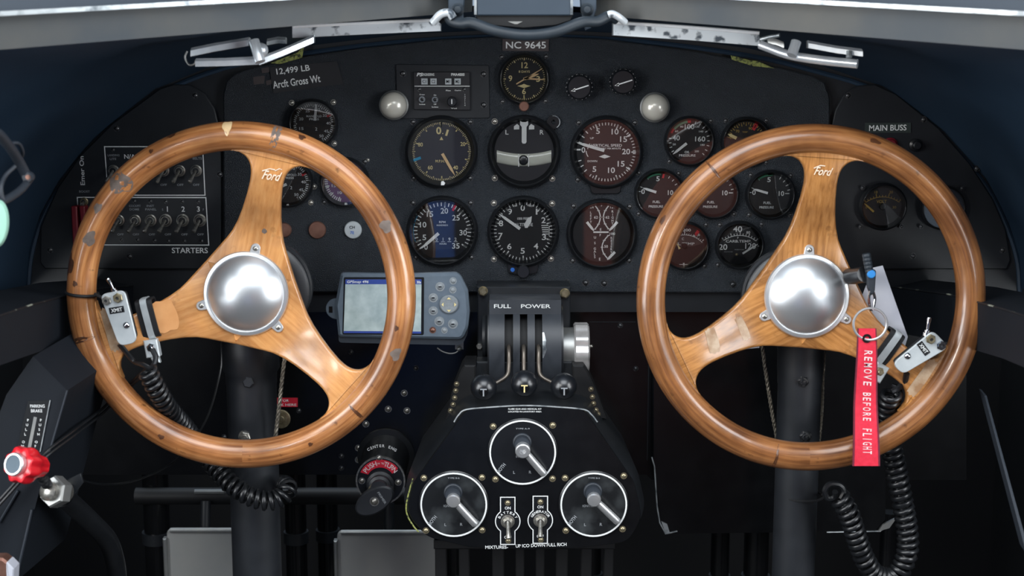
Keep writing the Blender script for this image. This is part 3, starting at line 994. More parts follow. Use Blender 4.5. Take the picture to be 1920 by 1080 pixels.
def d_fp(red):
    def f(D):
        w = D['white']
        w.text('5', -3, -28, 9, ZD, 6.5); w.text('0', -30.5, -4, 9, ZD, 6.5); w.text('10', 21, -2, 9, ZD, 10)
        w.line((28, -2), (36, -2), 1.5, ZD); w.line((-40, -4), (-35, -4), 1.5, ZD)
        w.text('FUEL', -5, 15.5, 4.5, ZD, 14); w.text('PRESSURE', -6, 24, 4.5, ZD, 27)
        w.ticks(30, 76, 4, 33, 38, 1.4, ZD); w.ticks(-70, -38, 2, 34, 38, 1.2, ZD)
        D['red'].tick(12, 30, 38, 3.5, ZD) if red else D['green'].arc((0, 0), 37, -8, 6, 2, ZD)
        D['green'].arc((0, 0), 36.5, -40, 4, 3, ZD)
    return f
FPG = 'fuel pressure gauges'
gauge('fuel_pressure_gauge', 'fuel pressure gauge nearest the vertical speed gauge, half hidden by the walnut rim', 1236, 363, 47.5, d_fp(True),
      needles=[((-6, -3), (-31, -11), 5, 1, W_)], scr=[(-38, 38), (-39, -39), (36, -38)], group=FPG, sr=4)
gauge('fuel_pressure_gauge', 'fuel pressure gauge in the middle of its row of three, behind the wheel rim', 1338, 363.5, 47.5, d_fp(False),
      needles=[((-4, -3), (-20, -8), 5, 2, W_)], scr=[(-38, 38), (39, 38), (38, -36)], group=FPG, sr=4)
gauge('fuel_pressure_gauge', 'fuel pressure gauge whole in view beside the walnut wheel\'s top spoke', 1443.7, 364.7, 47, d_fp(False),
      needles=[((-5, -3), (-33, -11), 4.5, .8, W_)], scr=[(-38, 38), (39, 38), (-37, -37), (38, -36)], group=FPG, sr=4)

def d_cyl(D):
    w = D['white']
    w.text('200', 4, -29, 5, ZD, 15); w.text('50', 25, -20, 4.5, ZD, 7); w.text('100', -18, -28, 4.5, ZD, 10)
    w.text('C', -3, -12.5, 4.5, ZD); w.text('CYL TEMP', -3, -3.2, 5, ZD, 44)
    w.arc((0, 25), 45, -48, 48, 1, ZD); w.ticks(-45, 45, 19, 45, 48, .9, ZD, (0, 25)); w.ticks(-45, 45, 5, 45, 51, 1.6, ZD, (0, 25))
    D['dim'].sheet([(45 * sin(radians(a)), 25 - 45 * cos(radians(a))) for a in range(-48, 49, 6)] + [(32, -3), (15, 2), (-15, 2), (-33, -3)], ZD - .5)
    D['red'].line((28.5, -32), (20, -19), 6, ZD)
    w.sheet([(-2, 33), (1, 33), (1, 40), (-2, 40)], ZD); w.line((-9, 36), (7, 36), 1, ZD)
PART['dim'] = ('pale_sector', 'placard_brown')
gauge('cylinder_temperature_gauge', 'small round gauge lettered CYL TEMP with one red mark, partly behind the wheel rim', 1283, 460, 46.5, d_cyl, 'dial_black',
      needles=[((-19, -13), (-9, 6), 2, 4.5, 'print_cream')], scr=[(39, 39), (40, -39)], sr=4, hub=5)
PART['dim'] = ('maker_lettering', 'print_dim')

def d_carb(D):
    w = D['white']
    w.text('40', -4, -30, 11, ZD, 17); w.text('20', -30.5, 4, 11, ZD, 16); w.text('120', 21, 2, 11, ZD, 20); w.text('80', 16, -23.5, 5, ZD, 7)
    w.arc((0, 32), 50, -36, 38, 1.1, ZD); w.ticks(-36, 38, 13, 50, 54, 1.2, ZD, (0, 32)); w.ticks(-36, 38, 5, 50, 56, 1.6, ZD, (0, 32))
    w.text('F', -3, -13.5, 4, ZD); w.text('CARB.TEMP.', -1.5, -7, 4.8, ZD, 48)
    w.line((34, 2), (38, 2), 1.2, ZD)
    D['dim'].text('WESTON', 0, 9, 2, ZD, 18)
    D['dim'].text('MADE IN USA', -20, 13, 1.8, ZD, 16)
    D['black'].sheet([(17 * sin(radians(a)), 36 - 17 * cos(radians(a))) for a in range(-95, 96, 8)], ZD)
def x_carb(g, u):
    b = MB(u); b.dome((-4.4, 18.5), 3, 2, 1.2, n=14); b.build('adjusting_screw', 'brass', g)
gauge('carburettor_temperature_gauge', 'small round gauge lettered CARB.TEMP. with numerals 20 40 120', 1386, 459, 46, d_carb,
      needles=[((6, 16), (34, -2), 3.5, 1, W_)], scr=[(-37, -38), (41, -39), (-39, 38)], sr=4, extra=x_carb)

def d_volt(D):
    w = D['ochre']
    w.arc((0, 35), 53, -37, 36, 1.2, ZD); w.ticks(-36, 35, 13, 53, 56.5, 1.2, ZD, (0, 35)); w.ticks(-36, 35, 4, 53, 60, 1.8, ZD, (0, 35))
    w.text('10', -13, -27, 5, ZD, 6); w.text('20', 15, -27, 5, ZD, 7); w.text('30', 22.5, 1.5, 5, ZD, 7); w.text('0', -30, 1.5, 5, ZD)
    w.text('VOLT', -2, -9.4, 6, ZD, 19); w.text('DC', -2, -3, 3, ZD, 6)
gauge('voltmeter', 'round gauge lettered VOLT with ochre scale below the MAIN BUSS placard', 1654, 387, 44.6, d_volt, 'dial_grey',
      needles=[((-16.5, 9.7), (-34.5, -6), 3.6, 1.5, 'print_ochre')], scr=[(-38, -35), (-39, 38), (38, 38)], sr=3.4, hub=6)
def d_amp(D):
    w = D['dim']
    w.text('20', 8, -22, 5, ZD, 7); w.text('AMP', -4, -6, 5, ZD, 16)
    w.arc((0, 35), 53, -36, 36, 1.2, ZD); w.ticks(-36, 35, 13, 53, 58, 1.4, ZD, (0, 35)); w.text('30', 24, 0, 5, ZD, 7)
gauge('ammeter', 'round gauge mostly hidden by the walnut rim beside the voltmeter', 1766, 389, 42, d_amp, 'dial_black', scr=[(36, -36), (-37, 36)], sr=3.4,
      needles=[((0, 10), (18, -10), 3, 1.5, 'print_dim')])

def d_man(red):
    def f(D):
        w = D['white']
        for t, x, y in (('15', -22.8, 9), ('20', -22.8, -9), ('25', -10.5, -24), ('30', 9, -26.5), ('35', 21.7, -15.5), ('40', 28, -1), ('45', 23.6, 13.6), ('50', 14.4, 22.8)): w.text(t, x, y, 5.2, ZD, 8)
        w.text('MANIFOLD', 1.4, -14.2, 4, ZD, 29); w.text('PRESS', 1.4, -8.6, 4, ZD, 18); w.text('2', 5, 9.7, 6, ZD)
        w.ticks(-120, 150, 46, 33, 38.5, 1.6, ZD); w.ticks(-120, 150, 10, 31, 39, 2, ZD)
        D['red'].tick(62, 29, 37, 4.5, ZD)
        w.sheet([(-3, 40), (1, 39), (2, 45), (-3, 45)], 12)
    return f
gauge('manifold_pressure_gauge', 'small round gauge lettered MANIFOLD PRESS above the honey coloured rim', 588, 232, 46.5, d_man(1),
      needles=[((3, -6), (6.5, -36), 5, 3.5, W_)], scr=[(-40, -39), (38, -40), (38, 37)], sr=4.2, scr_m='screw_steel', group='manifold gauges')
gauge('manifold_pressure_gauge', 'small round gauge half hidden behind the honey wheel\'s top spoke', 541, 342, 47, d_man(1),
      needles=[((-3, 3), (-28, 14), 5, 3, W_)], scr=[(41, 38), (48, 8)], sr=4.2, scr_m='screw_steel', group='manifold gauges')
def d_plum(D):
    w = D['white']
    for t, x, y in (('20', -23, -11), ('15', -21, 7), ('10', -10, 20), ('5', 12, 21), ('25', -12, -24), ('0', 24, 8)): w.text(t, x, y, 5.4, ZD, 8 if len(t) > 1 else None)
    w.ticks(-165, -20, 24, 32, 38.5, 1.7, ZD); w.ticks(165, 100, 8, 32, 38.5, 1.7, ZD); w.ticks(-160, -20, 6, 30, 39, 2.2, ZD)
    w.text('SUCTION', 0, -8, 4, ZD, 24)
    D['white'].sheet([(0, 38), (4, 38), (6, 45), (-1, 45)], 12)
gauge('suction_gauge', 'small round gauge with a plum reflection painted on its dial below the honey coloured rim', 647, 341, 47, d_plum, 'dial_reflection_plum', scr=[(-40, 38), (38, -38)], sr=4.4)

# ------------------------------------------------------------------ things on the main panel
def lamp(px, py, r, ox, oy, label):
    u = upx(py, YP)
    g = thing('indicator_lamp', label, 'lamp', at(px, py, YP), 'pearl warning lamps')
    b = MB(u); b.lathe([(r * 1.0, 0), (r * 1.08, 1), (r * 1.08, 9), (r * .98, 11), (r * .9, 9), (r * .9, 0)], (ox, oy, 0), n=36, close=True); b.build('lamp_socket', 'brushed_aluminium', g)
    c = MB(u); c.ball((ox, oy, 14), r * .97, .9, n=36, m=18); c.build('lamp_globe', 'lamp_pearl', g, smooth=60)
    return g
lamp(737, 203, 25.5, 2, -6, 'pearl globe lamp beside the audio panel, above the airspeed gauge')
lamp(1229, 207, 26, -2, -6, 'pearl globe lamp between the vertical speed and oil pressure gauges')

def panel_knob(px, py, label):
    u = upx(py, YP)
    g = thing('dimmer_knob', label, 'knob', at(px, py, YP), 'black dimmer knobs')
    b = MB(u)
    pr = [(0, 0), (23, 0), (24, 5), (23, 26), (20, 31), (0, 31)]
    b.lathe(pr, (0, 0, 0), n=36)
    for k in range(18):
        a = 2 * pi * k / 18
        b.lathe([(0, 3), (2.2, 3), (2.2, 24), (0, 25)], (23 * cos(a), 23 * sin(a), 0), n=8)
    b.build('knob_body', 'knob_black', g)
    a = MB(u); a.line((-13, 6), (17, -3.5), 2.2, 31.3); a.sheet([(-16, 6.8), (-8, 1.2), (-7.5, 8)], 31.3)
    a.build('pointer_mark', 'print_white', g, smooth=0)
panel_knob(1085, 163, 'black knob with a white arrow nearer the clock')
panel_knob(1166, 153, 'black knob with a white arrow farther from the clock')

def plug(px, py, r, m, label, marks=None):
    u = upx(py, YP)
    g = thing('hole_plug', label, 'plug', at(px, py, YP))
    b = MB(u); b.lathe([(0, 0), (r, 0), (r, 3), (r - 1.5, 5), (0, 6)], n=36); b.build('cap', m, g)
    if marks:
        t = MB(u)
        for (s, x, y, h) in marks[:1]: t.text(s, x, y, h, 6.4)
        t.build('lettering', 'bezel_black', g, smooth=0)
        t = MB(u)
        for (s, x, y, h) in marks[1:]: t.text(s, x, y, h, 6.4)
        t.build('blue_lettering', 'mark_blue', g, smooth=0)
plug(595, 431, 16.5, 'copper', 'round copper coloured plug below the suction gauge')
plug(533, 431, 14, 'copper', 'copper coloured plug nearly hidden by the wheel spoke')
plug(662, 431, 16.5, 'plate_silver', 'round silver plug lettered CH 7E', [('CH', -1, -5.5, 5.5), ('7E', -1, 4.5, 5.5)])

# registration placard and gross weight placard
def placard(name, label, px, Y, m, texts, th=.0012, parent=None, tm='print_white'):
    O_ = (Vector(at(*px[0], Y)) + Vector(at(*px[2], Y))) / 2
    g = thing(name, label, 'placard', O_)
    pl = slab('plate', px, Y - th, th, m, g, origin=O_)
    u = upx(sum(p[1] for p in px) / 4, Y)
    cx = (px[0][0] + px[2][0]) / 2; cy = (px[0][1] + px[2][1]) / 2
    t = MB(u)
    for (s, x, y, h, w, rot) in texts:
        t.text(s, x - cx, y - cy, h, th / u + .4, w, rot)
    t.build('lettering', tm, g, smooth=0)
    return g
placard('registration_placard', 'brown placard engraved NC 9645 above the clock', [(942, 73), (1029, 74), (1029, 96), (942, 95)], YP, 'placard_brown', [('NC 9645', 986, 84.5, 13, 75, 0)])
g = placard('weight_placard', 'tilted black placard reading 12,499 LB Arcft Gross Wt', [(505, 126), (632, 115), (644, 157), (513, 175)], YP, 'placard_black',
        [('12,499 LB', 550, 131.5, 13, 63, -7), ('Arcft Gross Wt', 556, 153, 14, 90, -8)])
u = upx(150, YP)
w_ = MB(u)
for (x, y, a, b2) in ((-100, 3, 22, 14), (-84, -13, 16, 9), (-76, 10, 12, 8)):
    w_.sheet([(x + 0, y), (x + a, y - 3), (x + a - 2, y + b2 - 2), (x + 1, y + b2)], .6)
w_.build('torn_residue', 'placard_brown', g, smooth=0)
g = None

# audio selector panel
u = upx(170, YP)
g = thing('audio_selector_panel', 'black audio selector panel with square white buttons beside the clock', 'radio', at(830, 171, YP))
b = MB(u); b.prism(rpoly([(-87, -50), (87, -48), (88, 50), (-86, 51)], 4), 0, 3, .8); b.build('mounting_plate', 'satin_black', g)
b = MB(u); b.prism(rpoly([(-54, -36), (51, -36), (52, 35), (-54, 34)], 2), 2.5, 9, 1); b.build('front_panel', 'placard_black', g)
t = MB(u)
t.text('PS', -42, -31, 6.5, 9.4, 12, shear=.25, bold=.03); t.text('ENGINEERING', -26, -31, 5, 9.4, 22); t.text('PMA4000', 29, -31, 5.4, 9.4, 25, bold=.02)
t.line((-52, -9.5), (51, -9.5), 1.2, 9.4)
t.text('Crew', -38, 6, 2.4, 9.4, 10); t.text('Isolate', -38, 24, 2.4, 9.4, 11); t.text('On', -14, 7, 2.4, 9.4, 5); t.text('Off', -14, 24, 2.4, 9.4, 5); t.text('Isolate', -14, 29, 2.4, 9.4, 12)
t.text('Pilot', 11, -1.5, 2.6, 9.4, 9); t.text('Copilot', 29, -1.5, 2.6, 9.4, 12); t.text('Vol', 21, 31.5, 2.2, 9.4, 11)
t.vtext('SQUELCH', 42, 6, 26, 1.9, 9.4)
t.build('lettering', 'print_white', g, smooth=0)
for (x, s) in ((-33.5, 'C1'), (-16.5, 'C2'), (11, 'M1'), (28.5, 'M2')):
    b = MB(u); b.box(x - 6, -24, x + 6, -12.5, 9, 12, .8); k = b.build('push_button', 'plate_silver', g)
    c = MB(u); c.text(s, x, -18.2, 6, 12.3, 7); c.build('button_lettering', 'bezel_black', k, smooth=0)
for (x, y) in ((-38, 15), (-14, 15.5)):
    b = MB(u); b.ring((x, y), 3.2, 6, 9, 12, n=20); k = b.build('toggle_bushing', 'chrome', g)
    c = MB(u); c.lathe([(0, 0), (1.6, 0), (2.2, 12), (0, 13)], (x, y, 9), (.15, -.1, 1), n=10); c.build('toggle_lever', 'bezel_black', k)
b = MB(u); b.lathe([(0, 0), (10, 0), (9, 14), (7.5, 16), (0, 16)], (18, 19, 9), n=28); k = b.build('volume_knob', 'knob_black', g)
c = MB(u); c.line((18, 14), (18, 23), 1.8, 25.3); c.build('pointer_mark', 'print_white', k, smooth=0)
screws(g, [(-74, -33), (77, -32), (77, 25)], 5.2, u, d=3)
screws(g, [(-43, -4), (41, -4)], 3.6, u, d=9)
g = None

# ------------------------------------------------------------------ side panels
def toggle(parent, x, y, u, tilt=(-.38, .95), r=11, L=30, m='screw_steel', d=3):
    """bushing with a bat-handle lever leaning in the photo direction `tilt`"""
    b = MB(u)
    b.lathe([(r * .55, 0), (r, 0), (r, 2.5), (r * .82, 3.2), (r * .8, 5), (r * .62, 8), (r * .55, 8)], (x, y, d), n=24, close=True)
    k = b.build('toggle_switch', m, parent)
    n_ = Vector((tilt[0], tilt[1], 1.05)).normalized()
    c = MB(u)
    c.lathe([(0, 0), (2.6, 0), (3.0, L * .5), (4.2, L * .88), (4.0, L * .96), (2.4, L), (0, L)], (x, y, d + 5), tuple(n_), n=14)
    c.build('toggle_lever', 'screw_steel', k)
    h = MB(u); h.cyl((x, y), r * .56, d, d + 6.5, n=18); h.build('bushing_core', 'bezel_black', k)
    return k

YS = YP + .004
O_ = at(250, 505, YS)
sw = thing('switch_panel', 'black side panel of toggle switches lettered STARTERS behind the honey coloured wheel', 'switch panel', O_)
LP = [(84, 504), (75, 492), (76, 425), (108, 352), (150, 292), (210, 232), (300, 166), (326, 158), (356, 159), (384, 176), (402, 204), (411, 240), (415, 300), (415, 498), (408, 505)]
slab('face_plate', LP, YS, .006, 'satin_black', sw, bev=.0012, origin=O_)
u = upx(380, YS)
def L_(px, py):
    p = at(px, py, YS) - O_
    return (p.x / u, -p.z / u)
t = MB(u)
t.stroke([L_(*q) for q in ((196, 275), (380, 275), (384.5, 366), (203, 366))], 1.9, .5, True)
t.stroke([L_(*q) for q in ((145, 370), (386, 370.5), (391.5, 459.5), (150, 459))], 1.9, .5, True)
def tx(s, px, py, h, w=None, rot=0):
    x, y = L_(px, py); t.text(s, x, y, h, .5, w, rot)
tx('STARTERS', 356, 469.5, 10.5, 68); tx('Emer On', 154, 320, 8.5, 54, -90); tx('N/A', 243.5, 293.5, 8.5, 21)
for s, px in (('1', 314), ('2', 343.5), ('3', 372)): tx(s, px, 392, 10)
t.build('lettering', 'print_white', sw, smooth=0)
t = MB(u)
tx('BOOST', 158.5, 359, 4, 20); tx('LANDING', 213, 291, 4, 22); tx('LITE', 212, 298, 4, 12); tx('BELTS', 370, 297, 4.5, 17); tx('NO SMKG', 335, 297, 4, 22)
tx('COCKPIT', 253, 386, 4, 22); tx('DOME', 252, 392.5, 4, 18); tx('INST', 282, 386, 4, 14); tx('PANEL', 283, 392.5, 4, 21)
for px in (307, 338, 368): tx('OFF', px, 346.5, 4, 12)
for px in (226, 255, 285, 315, 346, 376): tx('OFF', px, 439.5, 4, 12)
tx('S', 305, 393, 4); tx('F', 381.5, 393, 4)
t.build('small_lettering', 'print_dim', sw, smooth=0)
for px in (213, 243, 276, 307, 337, 368):
    x, y = L_(px, 320); toggle(sw, x, y, u, L=30, d=0)
for px in (223, 254, 283, 311, 343, 375):
    x, y = L_(px, 413); toggle(sw, x, y, u, r=12 if px > 300 else 11, L=30, d=0)
screws(sw, [L_(*q) for q in [(212, 281), (311, 378), (342, 378), (372, 378), (228, 450), (258, 450), (290, 451), (316, 452), (346, 452), (378, 452), (252, 377), (282, 377)]], 3.2, u, 'screw_dark')
screws(sw, [L_(*q) for q in [(366, 179), (219, 241), (94, 469), (243, 481), (412, 327), (413, 475)]], 4.6, u, 'screw_dark')
# guarded boost switch
b = MB(u); x, y = L_(154, 420)
b.prism(rpoly([(x - 13, y - 36), (x - 2, y - 36), (x - 2, y + 36), (x - 13, y + 36)], 3), 0, 22, 2)
b.prism(rpoly([(x + 2, y - 36), (x + 13, y - 36), (x + 11, y + 6), (x + 4, y + 6)], 3), 0, 22, 2)
b.box(x - 13, y - 30, x + 12, y + 36, 0, 6, 1)
b.build('switch_guard', 'guard_red', sw)
x, y = L_(158, 378); toggle(sw, x, y, u, tilt=(0, .5), r=8, L=12, m='brass', d=0)

O_ = at(1725, 505, YS)
rp = thing('side_panel', 'black side panel lettered MAIN BUSS behind the walnut coloured wheel', 'side panel', O_)
RP = [(1562, 505), (1558, 498), (1559, 240), (1566, 208), (1582, 178), (1606, 161), (1640, 158), (1680, 176), (1760, 240), (1818, 306), (1862, 374), (1886, 430), (1895, 488), (1888, 505)]
slab('face_plate', RP, YS, .006, 'satin_black', rp, bev=.0012, origin=O_)
def R_(px, py):
    p = at(px, py, YS) - O_
    return (p.x / u, -p.z / u)
screws(rp, [R_(*q) for q in [(1590, 179), (1732, 224), (1880, 469), (1712, 480), (1832, 316), (1576, 482)]], 4.8, u, 'screw_dark')
g = thing('push_button', 'dark red push button under the MAIN BUSS placard', 'button', at(1668, 272, YS))
b = MB(u); b.lathe([(0, 0), (14, 0), (14, 4), (11, 5), (10, 9), (0, 9)], n=28); b.build('button_body', 'guard_red', g)
t = MB(u); t.text('ON', 2, 1, 4, 9.4, 9); t.build('lettering', 'print_white', g, smooth=0)
g = thing('breaker_button', 'black breaker button beside the dark red push button', 'button', at(1716, 272, YS))
b = MB(u); b.lathe([(0, 0), (12, 0), (12, 5), (8, 7), (8, 16), (6, 18), (0, 18)], n=28); b.build('button_body', 'bezel_black', g)
placard('buss_placard', 'greenish placard reading MAIN BUSS', [(1622, 230), (1708, 230), (1708, 249), (1622, 249)], YS, 'placard_green', [('MAIN BUSS', 1664, 239.5, 11, 70, -1)])

# hoop of rivets round the forward bulkhead
hoop = thing('bulkhead_rim', 'dark riveted rim along the arched bulkhead edge', 'rim', at(983, 72, YP))
pts = [at(x, y + 14, YP + .009) for x, y in ARC]
b = MB(); b.tube([p - hoop.location for p in spline(pts, 4)], .003, n=6, raw=True); b.build('bead', 'navy_paint', hoop)
for (x, y) in [(240, 188), (192, 223), (147, 264), (108, 306), (60, 300), (1696, 186), (1740, 200), (1748, 210), (1783, 232), (1828, 270), (1856, 308), (1866, 314), (1892, 366)]:
    b = MB(u); b.dome((0, 0), 3.4, 2.4, 0, n=10, m=3)
    b.build('rivet', 'screw_dark', hoop, loc=at(x, y, YP + .009 - .0005) - hoop.location)

# ------------------------------------------------------------------ lower panel
YL = 1.672
O_ = at(983, 890, YL)
low = thing('lower_panel', 'black lower panel under the instrument panel with scattered rivets', 'panel', O_)
slab('panel_sheet', [(150, 540), (1812, 540), (1812, 900), (1222, 900), (1212, 890), (150, 890)], YL, .004, 'gloss_black', low, origin=O_)
u = upx(700, YL)
def Lw(px, py):
    p = at(px, py, YL) - O_
    return (p.x / u, -p.z / u)
b = MB(u)
x0, y0 = Lw(430, 553); x1, y1 = Lw(1400, 551)
b.box(x0, y0 - 2, x1, y0 + 7, 0, 7, 1); b.build('top_flange', 'gloss_black', low)
e = MB(u)
for (xa, xb) in ((905, 960), (1056, 1086), (1108, 1128), (985, 990), (1030, 1036)):
    p = Lw(xa, 549.5); q = Lw(xb, 549.5); e.box(p[0], p[1] - .7, q[0], p[1] + .7, 7, 7.6)
e.build('chipped_edge', 'worn_lit_edge', low)
screws(low, [Lw(*q) for q in [(758, 737), (728, 767), (763, 770), (686, 795), (672, 840), (672, 862)]], 5.2, u, 'screw_steel', name='rivet')
screws(low, [Lw(*q) for q in [(780, 690), (1163, 610), (1192, 691), (658, 660), (640, 855), (640, 878), (560, 770), (135, 800), (820, 808), (420, 819), (130, 760)]], 4, u, 'screw_dark', name='rivet')
b = MB(u)
p = Lw(1105, 603); q = Lw(1192, 606); b.box(p[0], p[1], q[0], p[1] + 1.2, 0, 1.5)
p = Lw(1216, 640); b.box(p[0], p[1], p[0] + 2, p[1] + 230, 0, 1.5)
b.build('seam', 'satin_black', low)
placard('red_placard', 'red placard with lettering ending in HERE, half covered by a control cable', [(510, 746), (558, 746), (558, 763), (510, 763)], YL, 'placard_red',
        [('TOR', 534, 750.5, 4.6, 16, 0), ('CK HERE', 538, 758.6, 4.6, 36, 0)])
g = thing('brass_washer', 'dull brass disc behind the control cable', 'washer', at(527, 785, YL))
b = MB(u); b.lathe([(6, 0), (18, 0), (18, 3), (16, 4), (6, 4)], n=28, close=True); b.cyl((0, 0), 7, 0, 8, n=16, bev=1); b.build('disc', 'brass', g)

# glove box front on the copilot side with a torn corner
YG = 1.64
O_ = at(1345, 1000, YG)
g = thing('map_case', 'black map case below the panel with a bent corner', 'case', O_)
slab('front_sheet', [(1226, 652), (1660, 645), (1660, 974), (1640, 996), (1252, 1001), (1240, 985), (1226, 860)], YG, .016, 'gloss_black', g, origin=O_)
b = MB()
b.tube([at(*q, YG - .001) - O_ for q in ((1222, 857), (1227, 874), (1232, 950), (1237, 980), (1248, 1001), (1262, 998), (1270, 996))], .0009, n=6, raw=True)
b.tube([at(*q, YG - .001) - O_ for q in ((1550, 998), (1650, 996), (1664, 986), (1680, 971))], .0009, n=6, raw=True)
b.build('worn_lit_edge', 'worn_lit_edge', g)
b = MB(); f = [at(*q, YG - .002) - O_ for q in ((1646, 997), (1655, 984), (1682, 970), (1668, 990))]
b.raw(f + [v + Vector((0, .003, 0)) for v in f], [(0, 1, 2, 3), (4, 5, 6, 7), (0, 1, 5, 4), (1, 2, 6, 5), (2, 3, 7, 6), (3, 0, 4, 7)])
b.build('bent_corner', 'brushed_aluminium', g, smooth=0)
b = MB(); f = [at(*q, YG - .002) - O_ for q in ((1240, 978), (1251, 983), (1256, 999), (1248, 1000))]
b.raw(f + [v + Vector((0, .003, 0)) for v in f], [(0, 1, 2, 3), (4, 5, 6, 7), (0, 1, 5, 4), (1, 2, 6, 5), (2, 3, 7, 6), (3, 0, 4, 7)])
b.build('bent_corner', 'worn_lit_edge', g, smooth=0)
g = thing('folded_paper', 'scrap of pale paper lying on top of the map case', 'paper', at(1400, 648, YG - .004))
b = MB()
f = [at(*q, YG - .002) - g.location for q in ((1372, 655), (1424, 646), (1424, 652), (1374, 657))]
b.raw(f + [v + Vector((0, .03, .004)) for v in f], [(0, 1, 2, 3), (4, 5, 6, 7), (0, 1, 5, 4), (1, 2, 6, 5), (2, 3, 7, 6), (3, 0, 4, 7)])
b.build('sheet', 'paper_grey', g, smooth=0)

# ------------------------------------------------------------------ GPS unit
YG2 = 1.575
u = upx(580, YG2)
g = thing('gps_unit', 'grey handheld navigation unit with a lit screen behind the wheel rim', 'navigation unit', at(755, 580, YG2))
def o(px, py): return (px - 755, py - 580)
bodyp = rpoly([o(641, 513), o(760, 515), o(860, 512), o(876, 545), o(879, 585), o(876, 615), o(866, 637), o(760, 635), o(634, 632), o(629, 573)], [6, 0, 16, 20, 0, 20, 14, 0, 6, 20])
b = MB(u)
back = [(x * 1.0 + (0 if x > 0 else -1), y + (14 if y > 20 else 2)) for x, y in bodyp]
b.loft([[(x, y, -48) for x, y in inset(back, 6)], [(x, y, -40) for x, y in back], [(x, y, -12) for x, y in back]]); b.build('rear_shell', 'gps_dark', g)
b = MB(u)
b.loft([[(x, y, -12) for x, y in inset(bodyp, -2)], [(x, y, -5) for x, y in inset(bodyp, -1)], [(x, y, 0) for x, y in inset(bodyp, 4)]]); b.build('front_shell', 'gps_shell', g, smooth=25)
b = MB(u); b.prism(rpoly([o(646, 519), o(796, 519), o(794, 629), o(641, 628)], 3), -4, .8, .5); b.build('screen_bezel', 'bezel_black', g)
b = MB(u); b.prism([o(649, 523), o(791, 523), o(789, 626), o(643.5, 625)], 0, 1.4); s_ = b.build('screen', 'screen', g, smooth=0)
b = MB(u); b.prism([o(649, 523), o(791, 523), o(790.7, 532), o(648.5, 532)], 1.4, 1.7); b.build('title_bar', 'screen_bar', s_, smooth=0)
b = MB(u); b.prism([o(644, 621), o(789, 622), o(789, 626), o(643.5, 625)], 1.4, 1.7); b.build('status_bar', 'screen_bar', s_, smooth=0)
t = MB(u); x, y = o(672, 528); t.text('GPSmap 496', x, y, 6.5, 2.1, 40, shear=.2); x, y = o(786, 528); t.text('30s', x, y, 5, 2.1, 8); t.build('screen_lettering', 'print_white', s_, smooth=0)
b = MB(u); x, y = o(842, 570); b.lathe([(0, 0), (17.5, 0), (17.5, 4), (15.5, 6), (8, 5), (0, 4.6)], (x, y, -.5), n=40); k = b.build('rocker_pad', 'gps_button', g)
t = MB(u)
for a in range(4):
    s0, c0 = sin(a * pi / 2), cos(a * pi / 2)
    def rt(px, py): return (x + px * c0 - py * s0, y + px * s0 + py * c0)
    t.sheet([rt(-4, -10), rt(0, -14), rt(4, -10)], 6)
t.build('arrow_marks', 'print_cream', k, smooth=0)
for (px, py, r) in [(825.6, 537, 7), (850, 526, 5.5), (849.4, 543, 5.5), (812.6, 558, 7), (812.4, 583, 7), (823.5, 603, 7.5), (849, 608, 7.5), (811, 619.6, 5), (833, 620, 5)]:
    x, y = o(px, py)
    b = MB(u); b.ring((x, y), r * .9, r * 1.25, -.6, .6, n=22); b.dome((x, y), r, r * .6, -.5, n=22, m=5); k = b.build('key', 'gps_button' if (px, py) != (811, 619.6) else 'copper', g)
    if r > 6:
        t = MB(u); t.line((x - 3, y - .5), (x + 3, y - .5), 2.2, r * .62); t.build('key_legend', 'bezel_black', k, smooth=0)
b = MB(u)
ear = [(-127 - 20 * sin(a), 3 - 20 * cos(a)) for a in [pi * k / 14 for k in range(15)]]
b.prism(ear + [(-120, 23), (-120, -17)], -26, -20, 1); e_ = b.build('mounting_ear', 'gps_shell', g)
b = MB(u); b.box(-141, -2, -134, 10, -20, -19.4); b.build('ear_slot', 'bezel_black', e_)
b = MB(u); b.box(-40, -30, 60, 40, -170, -48, 6); b.build('mount_bracket', 'gps_dark', g)
b = MB(u); b.tube([(x * 1.0, y, -40) for x, y in spline([(62, 82), (72, 89), (86, 93), (98, 91), (104, 84), (103, 78)], 6)], 1.6, n=8); b.ball((104, 84, -40), 5); b.box(26, 66, 52, 69, -40, -30); b.box(96, 66, 112, 86, -50, -44); b.build('wire_loop', 'brushed_aluminium', g)

mat('lever_steel', rgb(112, 104, 96), .38, .6, noise=(60, rgb(128, 120, 110), .4, .7))
mat('bright_chrome', rgb(210, 206, 204), .24, .6, noise=(90, rgb(226, 224, 222), .4, .7))
# ------------------------------------------------------------------ throttle quadrant
YQ = 1.545
u = upx(660, YQ)
QX, QY = 983, 660
def q_(px, py): return (px - QX, py - QY)
quad = thing('throttle_quadrant', 'black throttle quadrant lettered FULL POWER with three ball levers', 'throttle', at(QX, QY, YQ))
b = MB(u)
x0, y0 = q_(893, 552); x1, y1 = q_(1073, 702)
b.box(x0, y0, x1, y1, -205, -95, 2)
b.build('backing_plate', 'satin_black', quad)
